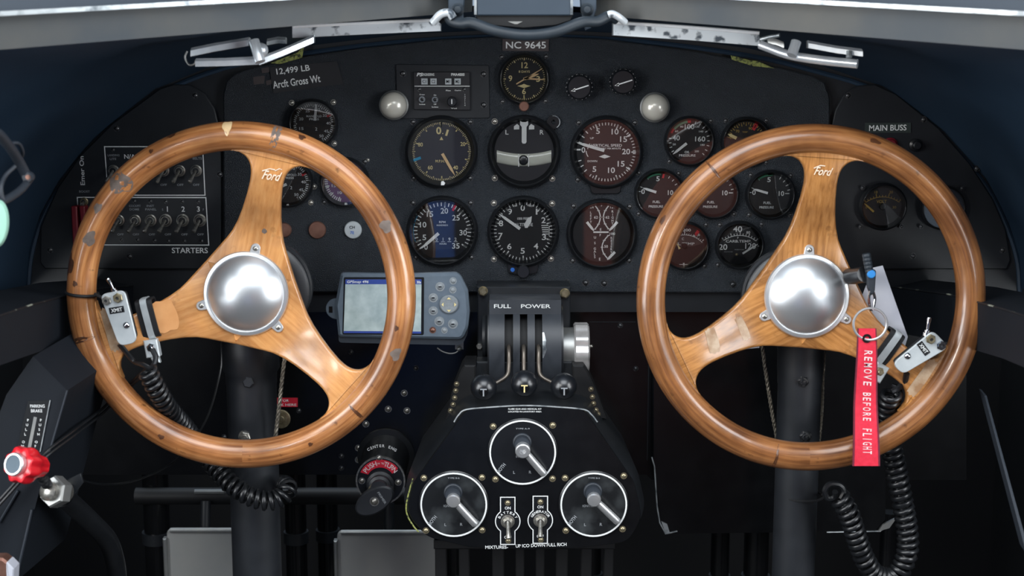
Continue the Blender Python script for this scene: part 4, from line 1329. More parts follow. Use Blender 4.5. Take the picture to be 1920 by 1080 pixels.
# curved slotted cover: bands between the slots
def cover(x0, x1, a0, a1, b):
    n = 18
    c0 = (8, -92)          # centre of curvature (y, d)
    Ro, Ri = 92, 88
    rings = []
    for k in range(n + 1):
        a = radians(a0 + (a1 - a0) * k / n)
        y, d = c0[0] - Ro * cos(a), c0[1] + Ro * sin(a)
        yi, di = c0[0] - Ri * cos(a), c0[1] + Ri * sin(a)
        rings.append([(x0, y, d), (x1, y, d), (x1, yi, di), (x0, yi, di)])
    b.loft(rings)
b = MB(u)
for (xa, xb) in ((-66, -37), (-21, -8), (6, 20), (34, 70)):
    cover(xa, xb, 37, 148, b)
ya, da_ = 8 - 92 * cos(radians(37.2)), -92 + 92 * sin(radians(37.2))
yb, db_ = -92, -39.5
b.loft([[(-66, ya, da_), (70, ya, da_), (70, ya, da_ - 6), (-66, ya, da_ - 6)], [(-66, yb, db_), (70, yb, db_), (70, yb, db_ - 6), (-66, yb, db_ - 6)], [(-66, yb - 2, -100), (70, yb - 2, -100), (70, yb + 4, -100), (-66, yb + 4, -100)]])
cover(-66, 70, 148, 165, b)
b.build('slotted_cover', 'cover_black', quad, smooth=30)
b = MB(u)
for sx in (-66, 71):
    b = MB(u)
    b.lathe([(0, -3), (86, -3), (86, 3), (0, 3)], (sx, 8, -92), (1, 0, 0), n=48)
    b.build('side_cheek', 'black_enamel', quad)
b = MB(u)
b.lathe([(0, -64), (74, -64), (74, 66), (0, 66)], (2, 8, -92), (1, 0, 0), n=40)
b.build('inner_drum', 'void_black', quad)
t = MB(u)
a = atan2(da_ - db_, ya - yb)
ty, td = -80.5, db_ + (da_ - db_) * (-80.5 - yb) / (ya - yb)
t.text('FULL', -41, 0, 7.5, 0, 32); t.text('POWER', 22, 0, 7.5, 0, 56)
# lay the lettering on the sloping top band
nv = []
for (X, Yw, Z) in t.v:
    yy = -Z / u
    y2 = ty + yy * cos(a) ; d2 = td + yy * sin(a) + .9
    nv.append((X, -(d2) * u, -(y2) * u))
t.v = nv
t.build('lettering', 'print_white', quad, smooth=0, normals=False)
for (px, py, m) in ((904, 560, 'brass'), (1062, 564, 'brass')):
    x, y = q_(px, py)
    b = MB(u); b.hexnut((x, y), 9, -95, -84, .3, 2); b.lathe([(0, 0), (9.5, 0), (9.5, 2), (0, 2)], (x, y, -96), n=20)
    b.build('bolt', m, quad)
for px, py in ((897, 668),):
    x, y = q_(px, py)
    b = MB(u); b.hexnut((x, y), 6.5, -95, -86, .1, 1.5); b.build('nut', 'screw_steel', quad)
b = MB(u); x, y = q_(908, 650)
b.lathe([(0, -5), (40, -5), (42, 0), (40, 5), (0, 5)], (x, y - 2, -92), (1, 0, 0), n=36); b.build('pivot_disc', 'satin_black', quad)
# worn flash on the cover next to the third slot
b = MB(u)
for k in range(6):
    a0 = 62 + k * 5; a1 = a0 + 5.2
    w0 = [3, 5, 7, 6, 8, 5, 2][k]; w1 = [3, 5, 7, 6, 8, 5, 2][k + 1]
    pts = []
    for (ang, xx) in ((a0, 34.2), (a0, 34.2 + w0), (a1, 34.2 + w1), (a1, 34.2)):
        pts.append((xx, 8 - 92.4 * cos(radians(ang)), -92 + 92.4 * sin(radians(ang))))
    b.add(pts, [(0, 1, 2, 3)])
b.build('bare_metal_chip', 'worn_lit_edge', quad, smooth=0)
# the three levers
for (xs, path, kx, ky, lab) in ((-29, [(-29, 0, -60), (-29, -8, 4), (-29, 22, 22), (-34, 40, 30), (-60, 54, 44), (-76, 64, 56)], 907, 726, 'first'),
                                (-1, [(-1, 0, -60), (-1, -8, 4), (-1, 26, 24), (0, 44, 40), (0, 60, 56)], 983, 719, 'middle'),
                                (27, [(27, 0, -60), (27, -8, 4), (27, 22, 22), (32, 40, 30), (58, 52, 44), (74, 62, 56)], 1057, 724, 'third')):
    b = MB(u)
    b.tube(spline(path, 5), 3.6, n=10)
    lv = b.build('throttle_lever', 'lever_steel', quad)
    K = at(kx, ky, YQ - .042) - quad.location
    kb = MB(u); kb.ball((0, 0, 0), 24.6, n=32, m=20)
    kn = kb.build('knob', 'knob_black', lv, loc=K, smooth=60)
    t = MB(u)
    # T disc set in the face of the ball, turned slightly towards the lens
    t.lathe([(0, 24.9), (5, 24.4), (9, 23.2)], (0, 2, 0), n=24)
    dk = t.build('letter_disc', 'gloss_black', lv, loc=K)
    t = MB(u); t.text('T', 0, 4, 14, 25.2, 12); t.build('lettering', 'print_cream' if lab == 'middle' else 'print_dim', lv, loc=K, smooth=0)
# friction wheel at the quadrant's side
b = MB(u)
x, y = q_(1068, 668)
b.lathe([(0, -12), (42, -12), (42, 12), (0, 12)], (x + 1, y, -64), (1, 0, 0), n=40); fr_ = b.build('friction_collar', 'brushed_aluminium', quad)
b = MB(u)
rings = []
for k in range(4):
    xx = [1078, 1081, 1104, 1107][k] - QX; rr = [49, 52, 52, 49][k]
    rings.append([(xx, 8 + (rr * (1 - .035 * (1 + cos(10 * a)))) * cos(a), -64 + (rr * (1 - .035 * (1 + cos(10 * a)))) * sin(a)) for a in [2 * pi * i / 120 for i in range(120)]])
b.loft(rings)
b.build('friction_wheel', 'bright_chrome', quad, smooth=40)
b = MB(u); b.tube([(1107 - QX, 2, -62), (1114 - QX, 2, -62)], 3, n=12); b.ball((1112 - QX, 2, -62), 3.6); b.build('set_pin', 'screw_steel', quad)
g = None

# ------------------------------------------------------------------ pedestal with the ignition switches
YI = 1.50
u = upx(900, YI)
IX, IY = 983, 900
def i_(px, py): return (px - IX, py - IY)
ped = thing('ignition_pedestal', 'black rounded trapezoid pedestal carrying three ignition switches', 'pedestal', at(IX, IY, YI))
FP = [i_(*q) for q in [(876, 762), (985, 756), (1093, 762), (1190, 905), (1206, 975), (1178, 1022), (1080, 1034), (985, 1036), (880, 1032), (800, 1012), (760, 965), (774, 905)]]
FP = rpoly(FP, [36, 0, 36, 60, 60, 40, 0, 0, 0, 50, 50, 60], 6)
b = MB(u); b.prism(FP, -8, 0, 1.2); b.build('face_plate', 'gloss_black', ped)
b = MB(u)
# cowl going forward to the panel: it narrows at the top
back = [((x * .96) + (10 if x > 0 else -10), y * .98 - 6) for x, y in FP]
b.loft([[(x, y, -290) for x, y in back], [(x, y, -60) for x, y in inset(FP, -12)], [(x, y, -9) for x, y in inset(FP, 2)]]); b.build('housing', 'satin_black', ped, smooth=25)
b = MB(u)
top = [(q[0], q[1], .2) for q in [i_(*p) for p in [(852, 788), (861, 774), (876, 764), (930, 759), (985, 756.5), (1040, 759), (1093, 764), (1108, 774), (1119, 788)]]]
b.tube(spline(top, 5), 1.6, n=6); b.build('worn_lit_top_edge', 'worn_lit_edge', ped)  # chipped edge with its highlight painted in the bright colour
b = MB(u)
le = [(q[0], q[1], -2) for q in [i_(*p) for p in [(774, 898), (767, 922), (761, 950), (763, 970), (775, 992), (784, 1002)]]]
b.tube(spline(le, 5), 1.5, n=6); b.build('green_worn_edge', 'lug_paint', ped)
t = MB(u)
x, y = i_(984, 764); t.text('FLARE GUN AND MEDICAL KIT', x, y - 1, 3, .5, 62); t.text('LOCATED IN LAVATORY AREA', x, y + 4, 3, .5, 62)
x, y = i_(931, 1031.5); t.text('MIXTURES-', x, y, 6.4, .5, 43, -.5); x, y = i_(1015, 1027.5); t.text('UP ICO DOWN FULL RICH', x, y, 6.6, .5, 96, -2)
t.build('lettering', 'print_white', ped, smooth=0)
# quadrant foot between the levers and the pedestal, with brass screws
b = MB(u)
x0, y0 = i_(868, 700); x1, y1 = i_(1100, 768)
b.prism([(x0 + 24, y0 - 6), (x1 - 24, y0 - 6), (x1, y1), (x0, y1)], -140, -95, 3); b.build('quadrant_foot', 'satin_black', ped)
screws(ped, [i_(*q) for q in [(884, 752), (1088, 754), (883, 722), (1085, 737)]], 4.4, u, 'brass', d=-95, name='brass_screw', h=.8)
rivs = [(855, 730), (853, 743), (851, 757), (848, 770), (843, 782), (1110, 740), (1113, 755), (1115, 768), (1120, 781), (1124, 789)]
for sx in (-1, 1):
    b = MB(u)
    x0 = (-130 if sx < 0 else 124)
    b.prism([(-113, -206), (-120, -196), (-138, -150), (-150, -100), (-92, -100), (-92, -206)] if sx < 0 else [(113, -206), (120, -196), (136, -160), (158, -100), (92, -100), (92, -206)], -150, -62, 3)
    b.build('riveted_flank', 'void_black', ped)
screws(ped, [i_(*q) for q in rivs], 4.0, u, 'brass', d=-62, name='brass_rivet', h=.8)

def magneto(px, py, hx, hy, ex, ey, label, texts, hollow=False, m='bezel_black'):
    g = thing('ignition_switch', label, 'switch', at(px, py, YI), 'round ignition switches')
    u = upx(py, YI)
    b = MB(u); b.lathe([(0, 0), (65.5, 0), (65.5, 3), (63.5, 4.5), (0, 4.5)], n=56); b.build('switch_body', 'bezel_black', g)
    b = MB(u); b.lathe([(59.5, 4.4), (62.5, 4.4), (62.5, 5.4), (59.5, 5.4)], n=56, close=True); b.build('white_ring', 'print_white', g)
    b = MB(u); b.lathe([(0, 4.4), (59, 4.4), (59, 4.9), (0, 4.9)], n=48); b.build('switch_face', m, g)
    t = MB(u)
    for (s, x, y, h, w, r) in texts: t.text(s, x, y, h, 5.4, w, r)
    t.build('lettering', 'print_dim', g, smooth=0)
    b = MB(u); b.lathe([(0, 4), (18, 4), (17, 8), (15, 9), (14, 22), (0, 22)], (hx - 1, hy - 8, 0), n=28); b.build('hub_collar', 'gps_dark', g)
    b = MB(u)
    if hollow:
        b.lathe([(0, 4), (13.5, 4), (14, 34), (12, 36), (6, 36), (6, 26), (0, 26)], (hx, hy - 2, 0), (0, .10, 1), n=28)
    else:
        b.lathe([(0, 4), (12, 4), (13, 30), (11, 33), (0, 34)], (hx, hy - 2, 0), (0, .10, 1), n=28)
    h_ = b.build('hub', 'flange_aluminium', g)
    b = MB(u)
    pth = spline([(hx + 4, hy + 4, 24), (hx + (ex - hx) * .4, hy + (ey - hy) * .4, 21), (ex - (ex - hx) * .12, ey - (ey - hy) * .12, 16), (ex, ey, 14)], 6)
    rr = [5.2 + 2.2 * sin(pi * min(1, (i / (len(pth) - 1)) * .75 + .12)) for i in range(len(pth) - 2)] + [5.0, 2.5]
    b.tube(pth, rr, n=14); b.build('lever', 'flange_aluminium', g)
    k = 53
    return g
MT = [('BOTH', -40, 30, 7, 20, -52), ('L', -16, 38.5, 5.5, None, 0), ('R', 14, 38, 5.5, None, 0)]
mat('smudged_black', rgb(24, 26, 28), .35, noise=(28, rgb(74, 78, 80), .48, .78))
g1 = magneto(980, 847, 0, -12, 41, 40, 'topmost round ignition switch with a hollow hub', MT + [('TYPE A-9', 0, -46, 2.6, 26, 0), ('SWITCH', -1, 8, 4, 24, 0)], True)
g2 = magneto(851, 945, 0, -16, 42, 36, 'round ignition switch beside the BATTERY toggle', MT + [('TYPE B-5', 0, -52, 2.6, 22, 0), ('IGNITION', -6, 2, 4.5, 26, 0), ('OFF', 44, 32, 5, 10, 45)], m='smudged_black')
g3 = magneto(1113, 945, -1, -18, 46, 31, 'round ignition switch beside the GENERATOR toggle', MT + [('TYPE B-5', 0, -52, 2.6, 22, 0), ('IGNITION', -8, 2, 4.5, 26, 0)], m='smudged_black')
screws(g1, [(-55, -49), (56, -51), (-51, 53), (56, 52)], 5, u, 'brass', d=0)
screws(g2, [(-56, -51), (53, -52), (-53, 52), (53, 51)], 5, u, 'brass', d=0)
screws(g3, [(-54, -51), (56, -55), (-52, 52), (55, 49)], 5, u, 'brass', d=0)

def plate_switch(px, py, label, arcword, tilt, m):
    u = upx(py, YI)
    g = thing('toggle_plate', label, 'switch', at(px, py, YI), 'plated toggle switches')
    R = 23
    a0 = math.asin(13.5 / R)
    out = [(-13.5, -47), (13.5, -47)]
    out += [(R * sin(a), -R * cos(a)) for a in [a0 + (pi - 2 * a0) * k / 14 for k in range(15)]]
    out += [(13.5, 45), (-13.5, 45)]
    out += [(-R * sin(a), R * cos(a)) for a in [a0 + (pi - 2 * a0) * k / 14 for k in range(15)]]
    b = MB(u); b.prism(out, 0, 1.5); b.build('plate', 'bezel_black', g, smooth=0)
    t = MB(u); t.stroke(out, 1.8, 1.9, True)
    t.text('ON', 0, -26, 5.5, 1.9, 11); t.text('OFF', 0, 31, 5.5, 1.9, 13)
    m_ = len(arcword)
    for i, ch in enumerate(arcword):
        a = radians(-62 + 124 * i / (m_ - 1))
        t.text(ch, 17.5 * sin(a), -17.5 * cos(a), 4.8, 1.9, None if ch == 'I' else 4.2, degrees(a))
    t.build('lettering', 'print_white', g, smooth=0)
    screws(g, [(0, -36), (1, 38)], 4.4, u, 'brass', d=1.5)
    b = MB(u); b.lathe([(6, 1.5), (13, 1.5), (13, 4), (9, 5), (8.5, 12), (6, 13)], n=24, close=True); b.cyl((0, 0), 6.2, 1.5, 11, n=16)
    k = b.build('bushing', m, g)
    c = MB(u); n_ = Vector(tilt).normalized()
    c.lathe([(0, 0), (3.4, 0), (3.6, 18), (4.8, 30), (4.2, 34), (0, 35)], (0, -2, 10), tuple(n_), n=16); c.build('toggle_lever', m, g)
plate_switch(952, 977, 'toggle switch plate lettered BATTERY', 'BATTERY', (.05, .8, .7), 'screw_steel')
plate_switch(1013, 975, 'toggle switch plate lettered GENERATOR', 'GENERATOR', (-.02, .72, .7), 'screw_steel')

# mixture levers and frame below the pedestal
g = thing('mixture_bracket', 'dark bracket with slots hanging under the ignition pedestal', 'bracket', at(985, 1036, 1.58))
u = upx(1050, 1.58)
b = MB(u)
for (x0, x1) in ((-170, -148), (-125, -105), (-62, -40), (-18, -2), (20, 36), (58, 80), (105, 125), (148, 166)):
    b.box(x0, -20, x1, 140, -30, -10, 2)
b.box(-172, -20, 168, -4, -34, -6, 2)
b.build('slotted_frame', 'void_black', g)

# engine starter primer
YPm = 1.60
u = upx(890, YPm)
g = thing('primer_pump', 'black primer knob with a red band reading PUSH IN TO TURN', 'primer', at(714, 900, YPm))
b = MB(u)
b.lathe([(0, -120), (56, -120), (56, -112), (46, -110), (44, -10), (43, 0), (0, 0)], (0, 0, 0), (0, .12, 1), n=40); b.build('barrel', 'rubber_black', g)
b = MB(u); b.lathe([(0, 0), (45, 0), (45, 3), (43, 5), (0, 5)], n=40); fl = b.build('flange', 'bezel_black', g)
b = MB(u); b.ring((0, 0), 43.5, 46.5, -1, 6, n=40); b.build('flange_rim', 'screw_steel', g)
b = MB(u)
sec = [(41 * sin(radians(a)), -41 * cos(radians(a))) for a in range(-66, 59, 6)] + [(26 * sin(radians(a)), -26 * cos(radians(a))) for a in range(58, -67, -6)]
b.prism(sec, 4.8, 5.8); pl = b.build('red_plate', 'placard_red', g, smooth=0)
t = MB(u)
for s, a0, a1, h in (('PUSH', -54, -18, 9), ('IN TO', -9, 10, 3.4), ('TURN', 18, 52, 9)):
    for i, ch in enumerate(s):
        if ch == ' ': continue
        a = radians(a0 + (a1 - a0) * i / (len(s) - 1)); t.text(ch, 34 * sin(a), -34 * cos(a), h, 6.2, None, degrees(a))
t.build('lettering', 'thread_white', g, smooth=0)
t = MB(u)
for i, ch in enumerate('CENTER ENG'):
    if ch == ' ': continue
    a = radians(-28 + 58 * i / 9); t.text(ch, 52 * sin(a), -60 * cos(a), 5.5, -22, None, degrees(a))
t.build('engine_lettering', 'print_white', g, smooth=0)
screws(g, [(-35, 0), (33, 3), (-2, -44)], 5, u, 'screw_steel', d=5)
b = MB(u); b.lathe([(0, 4), (26, 4), (26, 12), (21, 14), (21, 26), (16, 28), (16, 40), (0, 40)], (0, 6, 0), n=32); b.build('knob_neck', 'black_enamel', g)
b = MB(u); b.lathe([(14, 0), (21.5, 0), (21.5, 2), (14, 2)], (0, 14, 29), n=32, close=True); b.build('brass_ring', 'brass', g)
b = MB(u)
el = []
for k in range(36):
    a = 2 * pi * k / 36
    X, Y_ = 40 * cos(a), 23 * sin(a)
    r_ = radians(-32)
    el.append((-8 + X * cos(r_) - Y_ * sin(r_), 27 + X * sin(r_) + Y_ * cos(r_)))
b.prism(el, 30, 46, 3); kb = b.build('handle', 'black_enamel', g)
screws(g, [(-8, 27)], 7, u, 'screw_steel', d=46, name='handle_screw')
t = MB(u); t.text('PRIMER', 6, 20, 4.5, 46.5, 26, 58); t.build('handle_lettering', 'print_dim', g, smooth=0)

# ------------------------------------------------------------------ control wheels
YW = 1.45
mat('worn_spoke', rgb(216, 156, 100), .4, coat=.4, noise=(60, rgb(206, 144, 88), .4, .7))
def wheel(px, py, hubpx, label, wm, sm, tops, col, patches):
    u = upx(py, YW)
    g = thing('control_yoke', label, 'control wheel', at(px, py, YW), 'wooden control wheels', rot=(radians(-3.5), 0, 0))
    R, r = 300.0, 27.0
    nu, nv = 144, 24
    b = MB(u)
    vs, fs = [], []
    for i in range(nu):
        a = 2 * pi * i / nu
        for j in range(nv):
            t = 2 * pi * j / nv
            rr = R + r * cos(t)
            vs.append((rr * sin(a), -rr * cos(a), r * sin(t)))
    for i in range(nu):
        for j in range(nv):
            i2, j2 = (i + 1) % nu, (j + 1) % nv
            fs.append((i * nv + j, i2 * nv + j, i2 * nv + j2, i * nv + j2))
    b.add(vs, fs); rim = b.build('rim', wm, g, smooth=60)
    # repairs, worn spots and knots set in the rim surface: (clock angle, tube angle, half length deg, half width deg, material)
    for (a0, t0, da, dt, m, nm) in patches:
        b = MB(u); vs, fs = [], []
        N_ = 20
        for k in range(N_):
            q = 2 * pi * k / N_
            wob = 1 + .16 * sin(3 * q + a0) + .1 * sin(5 * q + t0)
            for s in (1.0, .5):
                a = radians(a0 + da * cos(q) * s * wob); t = radians(t0 + dt * sin(q) * s * wob)
                rr = R + (r + .35) * cos(t)
                vs.append((rr * sin(a), -rr * cos(a), (r + .35) * sin(t)))
        ci = len(vs); a, t = radians(a0), radians(t0); rr = R + (r + .4) * cos(t)
        vs.append((rr * sin(a), -rr * cos(a), (r + .4) * sin(t)))
        for k in range(N_):
            k2 = (k + 1) % N_
            fs.append((2 * k, 2 * k2, 2 * k2 + 1, 2 * k + 1)); fs.append((2 * k + 1, 2 * k2 + 1, ci))
        b.add(vs, fs); b.build(nm, m, g, smooth=60)
    DH = -44.0                          # the hub lies behind the rim
    hx, hy = hubpx[0] - px, hubpx[1] - py
    b = MB(u)
    b.lathe([(0, DH - 11), (90, DH - 11), (95, DH - 6), (95, DH + 7), (92, DH + 9.6), (0, DH + 10.4)], (hx * .3, hy * .3, 0), n=64)
    b.build('hub_plate', sm, g)
    W = [(46, 85.5), (50, 84), (56, 80.8), (64, 76.3), (74, 70.8), (86, 64.2), (98, 57.4), (114, 49.5), (135, 42.5), (160, 37), (190, 32.5), (215, 30.5)] + [(228 + 45 * sin(q), 76 - 45 * cos(q) + (.4 if q else 0)) for q in [pi / 2 * k / 9 for k in range(9)]] + [(273, 77), (286, 80)]
    for ang in tops:
        rings = []
        for (rad, w) in W:
            tt = min(max((rad - 90) / 170.0, 0), 1); tt = tt * tt * (3 - 2 * tt)
            d = DH + (-4 - DH) * tt
            th = 11 - 1.0 * tt
            sec = []
            for (cx_, cd_, q0) in ((1, 1, 0), (-1, 1, 90), (-1, -1, 180), (1, -1, 270)):
                for k in range(4):
                    q = radians(q0 + 30 * k)
                    # y bows so the far end follows the rim
                    sec.append((cx_ * (w - 6) + 6 * cos(q), -(rad), d + cd_ * (th - 6) + 6 * sin(q)))
            if rad > 229:
                kb_ = min((rad - 228) / 40, 1)
                sec = [(x, -rad + kb_ * (rad - sqrt(max(rad ** 2 - x * x, 1))), d_) for x, _, d_ in sec]
            rings.append(sec)
        b = MB(u); b.loft(rings)
        b.build('spoke', sm, g, rot=(0, radians(ang), 0), smooth=50)
    # bright domed hub with a flange and three lugs
    hb = MB(u)
    hb.lathe([(0, DH + 9), (80, DH + 9), (81, DH + 14), (79, DH + 17), (74, DH + 18), (72, DH + 15), (0, DH + 15)], (hx * .3, hy * .3, 0), n=72)
    fl = hb.build('hub_flange', 'flange_aluminium', g)
    dm = MB(u)
    dm.dome((hx * .3, hy * .3), 73, 33, DH + 16, n=72, m=18)
    dm.build('hub_dome', 'polished_aluminium', g, smooth=60)
    for ang in col:
        a = radians(ang)
        lug = MB(u)
        cx_, cy_ = hx * .3 + 86 * sin(a), hy * .3 - 86 * cos(a)
        ux, uy = sin(a), -cos(a)
        pl = []
        for k in range(13):
            q = a - pi / 2 + pi * k / 12
            pl.append((cx_ + 3 * ux + 9 * sin(q + 0), cy_ + 3 * uy - 9 * cos(q)))
        pl += [(cx_ - 12 * ux + 11 * sin(a + pi / 2), cy_ - 12 * uy - 11 * cos(a + pi / 2)), (cx_ - 12 * ux + 11 * sin(a - pi / 2), cy_ - 12 * uy - 11 * cos(a - pi / 2))]
        lug.prism(pl, DH + 9, DH + 15, 1.2)
        lg = lug.build('hub_lug', 'flange_aluminium', fl)
        s_ = MB(u); s_.dome((cx_ + 2 * ux, cy_ + 2 * uy), 5, 2, DH + 15, n=16, m=4); s_.build('lug_screw', 'screw_steel', fl)
    return g, u
PF = 'filler_grey'
wl, uw = wheel(453, 556, (461, 549), 'honey coloured wooden control wheel with grey repairs round its rim', 'rim_wood_honey', 'spoke_wood_honey', (13, 252, 132), (13, 255, 137),
      [(-45, 75, 3.6, 62, PF, 'filler_patch'), (13.5, 60, 1.5, 75, PF, 'filler_patch'), (-68, 100, 2.8, 22, PF, 'filler_patch'), (-57, 75, 1.8, 16, PF, 'filler_patch'),
       (-3, 50, 1.6, 34, 'bare_wood', 'bare_patch'), (-85, 80, 1.0, 10, 'knot_dark', 'knot'), (-79, 40, 3.5, 24, 'knot_dark', 'knot'), (110, 70, 2.3, 20, PF, 'filler_patch'),
       (64, 80, 2.3, 22, PF, 'filler_patch'), (-105, 70, 1.0, 60, 'knot_dark', 'knot'), (101, 95, 1.0, 8, 'knot_dark', 'knot'), (135, 80, .6, 40, 'knot_dark', 'knot'),
       (-30, 60, .8, 9, 'knot_dark', 'knot'), (22, 40, 1.2, 14, 'knot_dark', 'knot'), (-22, 30, 1.5, 12, 'knot_dark', 'knot'), (155, 80, .8, 8, 'knot_dark', 'knot'), (-150, 85, 1.2, 9, 'knot_dark', 'knot')])
wr, uw2 = wheel(1520, 561, (1517, 553), 'walnut coloured wooden control wheel with a red streamer hanging over it', 'rim_wood_walnut', 'spoke_wood_walnut', (4, 244.5, 125), (2, 244, 120),
      [(-38, 70, .5, 50, 'knot_dark', 'knot'), (192, 80, .5, 55, 'knot_dark', 'knot'), (20, 60, 2.0, 10, 'knot_dark', 'knot'), (-62, 45, 1.6, 10, 'knot_dark', 'knot')])
# maker's script on the top spokes, and spots of wear and reflection on the spokes
def on_spoke(par, u, x, y, fn, m, nm, d=-6.5):
    b = MB(u); fn(b, x, y, d); return b.build(nm, m, par, smooth=0, normals=False)
on_spoke(wl, uw, 62, -226, lambda b, x, y, d: (b.text('Ford', x, y, 17, d, 37, 8, shear=.5, bold=.015), b.stroke([(x - 18, y - 9), (x - 4, y - 13), (x + 6, y - 11)], 2, d), b.stroke([(x + 6, y - 9), (x + 14, y - 13), (x + 19, y - 11)], 1.6, d)), 'logo_ivory', 'maker_script', d=7)
on_spoke(wr, uw2, 17, -239, lambda b, x, y, d: (b.text('Ford', x, y, 15, d, 35, 4, shear=.5, bold=.01), b.stroke([(x - 18, y - 6), (x - 6, y - 11), (x + 3, y - 10)], 1.8, d)), 'logo_ivory', 'maker_script', d=7.5)
def spoke_d(r):
    tt = min(max((r - 90) / 170.0, 0), 1); tt = tt * tt * (3 - 2 * tt)
    return -44.0 + 40.0 * tt + 11 - tt
def spoke_patch(par, u, cx, cy, hl, hw, rot, m, nm='worn_glint_patch'):
    # thin worn area lying on the spoke's face, hl along the direction rot, hw across
    b = MB(u)
    vs, fs = [], []
    nx, ny = 8, 8
    c_, s_ = cos(radians(rot)), sin(radians(rot))
    for i in range(nx + 1):
        for j in range(ny + 1):
            X = -1 + 2 * i / nx; Y_ = -1 + 2 * j / ny
            e = 1 - .10 * (X * X * Y_ * Y_) + .05 * sin(7 * X + 3 * Y_)
            if nm == 'knot': X, Y_ = X * sqrt(1 - Y_ * Y_ / 2), Y_ * sqrt(1 - X * X / 2)
            X *= hl * e; Y_ *= hw * e
            x, y = cx + X * c_ - Y_ * s_, cy + X * s_ + Y_ * c_
            vs.append((x, y, spoke_d(hypot(x, y)) + .45))
    for i in range(nx):
        for j in range(ny):
            a = i * (ny + 1) + j
            fs.append((a, a + 1, a + ny + 2, a + ny + 1))
    b.add(vs, fs)
    return b.build(nm, m, par, smooth=60, normals=False)
spoke_patch(wl, uw, 40, -121, 5, 5, 0, PF, 'knot')
spoke_patch(wl, uw, -152, 40, 24, 30, -14, 'worn_spoke')
spoke_patch(wl, uw, -247, 62, 9, 42, -14, 'worn_glint_wood')
spoke_patch(wr, uw2, 212, 148, 10, 40, 34, 'worn_glint_wood')
spoke_patch(wr, uw2, -182, 79, 11, 24, -14, 'worn_glint_wood')  # pale streaks, wear and reflections both put into the colour
spoke_patch(wr, uw2, -122, 58, 8, 24, -24, 'worn_glint_wood')

# ------------------------------------------------------------------ control columns
YC = 1.535
def column(cx, topw, tubew, label, bolts, drum, yb):
    u = upx(700, YC)
    base = at(cx, 700, YC)
    g = thing('control_column', label, 'control column', (base.x, YC, 0.0), 'control columns')
    z = lambda py: at(cx, py, YC).z
    prof = [(0, z(560)), (tubew + 6, z(560)), (tubew + 7, z(640)), (topw, z(655)), (topw, z(690)), (tubew + 1.5, z(698)), (tubew + 1, z(716)), (tubew, z(722)), (tubew, .02), (0, .02)]
    b = MB()
    n = 40
    vs, fs = [], []
    rows = []
    for (r, zz) in prof:
        if r == 0: rows.append([len(vs)]); vs.append((0, 0, zz))
        else:
            row = []
            for k in range(n):
                a = 2 * pi * k / n; row.append(len(vs)); vs.append((r * u * cos(a), r * u * sin(a), zz))
            rows.append(row)
    for A, B in zip(rows, rows[1:]):
        for k in range(n):
            k2 = (k + 1) % n
            if len(A) == 1: fs.append((A[0], B[k], B[k2]))
            elif len(B) == 1: fs.append((A[k], A[k2], B[0]))
            else: fs.append((A[k], A[k2], B[k2], B[k]))
    b.raw(vs, fs); b.build('column_tube', 'black_enamel', g, smooth=40)
    b = MB(); 
    bs = MB(); bs.raw([(x * .08, y * .08, zz) for zz in (0, .02) for x, y in ((-1, -1), (1, -1), (1, 1), (-1, 1))], [(0, 1, 2, 3), (4, 5, 6, 7), (0, 1, 5, 4), (1, 2, 6, 5), (2, 3, 7, 6), (3, 0, 4, 7)])
    bs.build('foot_plate', 'satin_black', g, smooth=0)
    for (px, py, m) in bolts:
        p = at(px, py, YC - tubew * u + .0008) - g.location
        h = MB(u)
        h.hexnut((0, 0), 11, -3, 7, .2, 2)
        if m != 'black_enamel': h.lathe([(0, -3), (13, -3), (13, 0), (0, 0)], n=20); h.cyl((0, 0), 6, 7, 10, n=14, bev=1)
        h.build('bolt', m, g, loc=p)
    # wheel drum behind the hub
    dx, dy, dr = drum
    Yd = 1.515
    ud = upx(dy, Yd)
    d = MB(ud)
    d.lathe([(0, -60), (dr - 6, -60), (dr, -54), (dr, -40), (dr - 4, -36), (dr - 4, -18), (dr, -14), (dr, -4), (dr - 5, 0), (dr - 20, 2), (0, 2)], n=56)
    d.build('chain_drum', 'black_enamel', g, loc=at(dx, dy, Yd) - g.location)
    s = MB(ud); s.lathe([(0, -10), (30, -10), (30, 54), (0, 54)], n=28); s.build('wheel_shaft', 'satin_black', g, loc=at(dx - 6 if dx < 960 else dx + 4, dy + 2, Yd) - g.location)
    return g
column(471, 53, 46.5, 'black tubular column under the honey coloured wheel', [(466, 716, 'black_enamel'), (460, 819, 'screw_steel')], (489, 545, 91), 0)
column(1500, 43, 40.5, 'black tubular column under the walnut coloured wheel', [(1505, 715, 'screw_dark'), (1509, 818, 'screw_dark')], (1489, 562, 92), 0)

def cable(label, pts, r=.0021):
    P_ = spline([at(*p) for p in pts], 10)
    g = thing('control_cable', label, 'cable', P_[-1], 'aileron control cables')
    b = MB()
    loc = [p - P_[-1] for p in P_]
    for k in range(3):
        c = []
        pp = resample(loc, .0012)
        fr = frames(pp)
        for i, (p, (t, a, bb)) in enumerate(zip(pp, fr)):
            an = i * .42 + k * 2 * pi / 3
            c.append(p + a * cos(an) * r * .5 + bb * sin(an) * r * .5)
        b.tube(c, r * .62, n=6, raw=True)
    o = b.build('steel_rope', 'cable_steel', g)
    return g
cable('steel cable between the wheel and the column\'s outboard side', [(424, 640, 1.56), (428, 700, 1.57), (431, 760, 1.58), (437, 860, 1.59), (440, 960, 1.6)])
cable('steel cable passing the red placard and brass disc', [(535, 660, 1.50), (528, 720, 1.50), (520, 790, 1.505), (514, 830, 1.51), (500, 900, 1.56)])
cable('pale steel cable beside the map case and column', [(1428, 640, 1.55), (1436, 700, 1.56), (1447, 770, 1.57), (1456, 820, 1.58), (1470, 900, 1.6)])
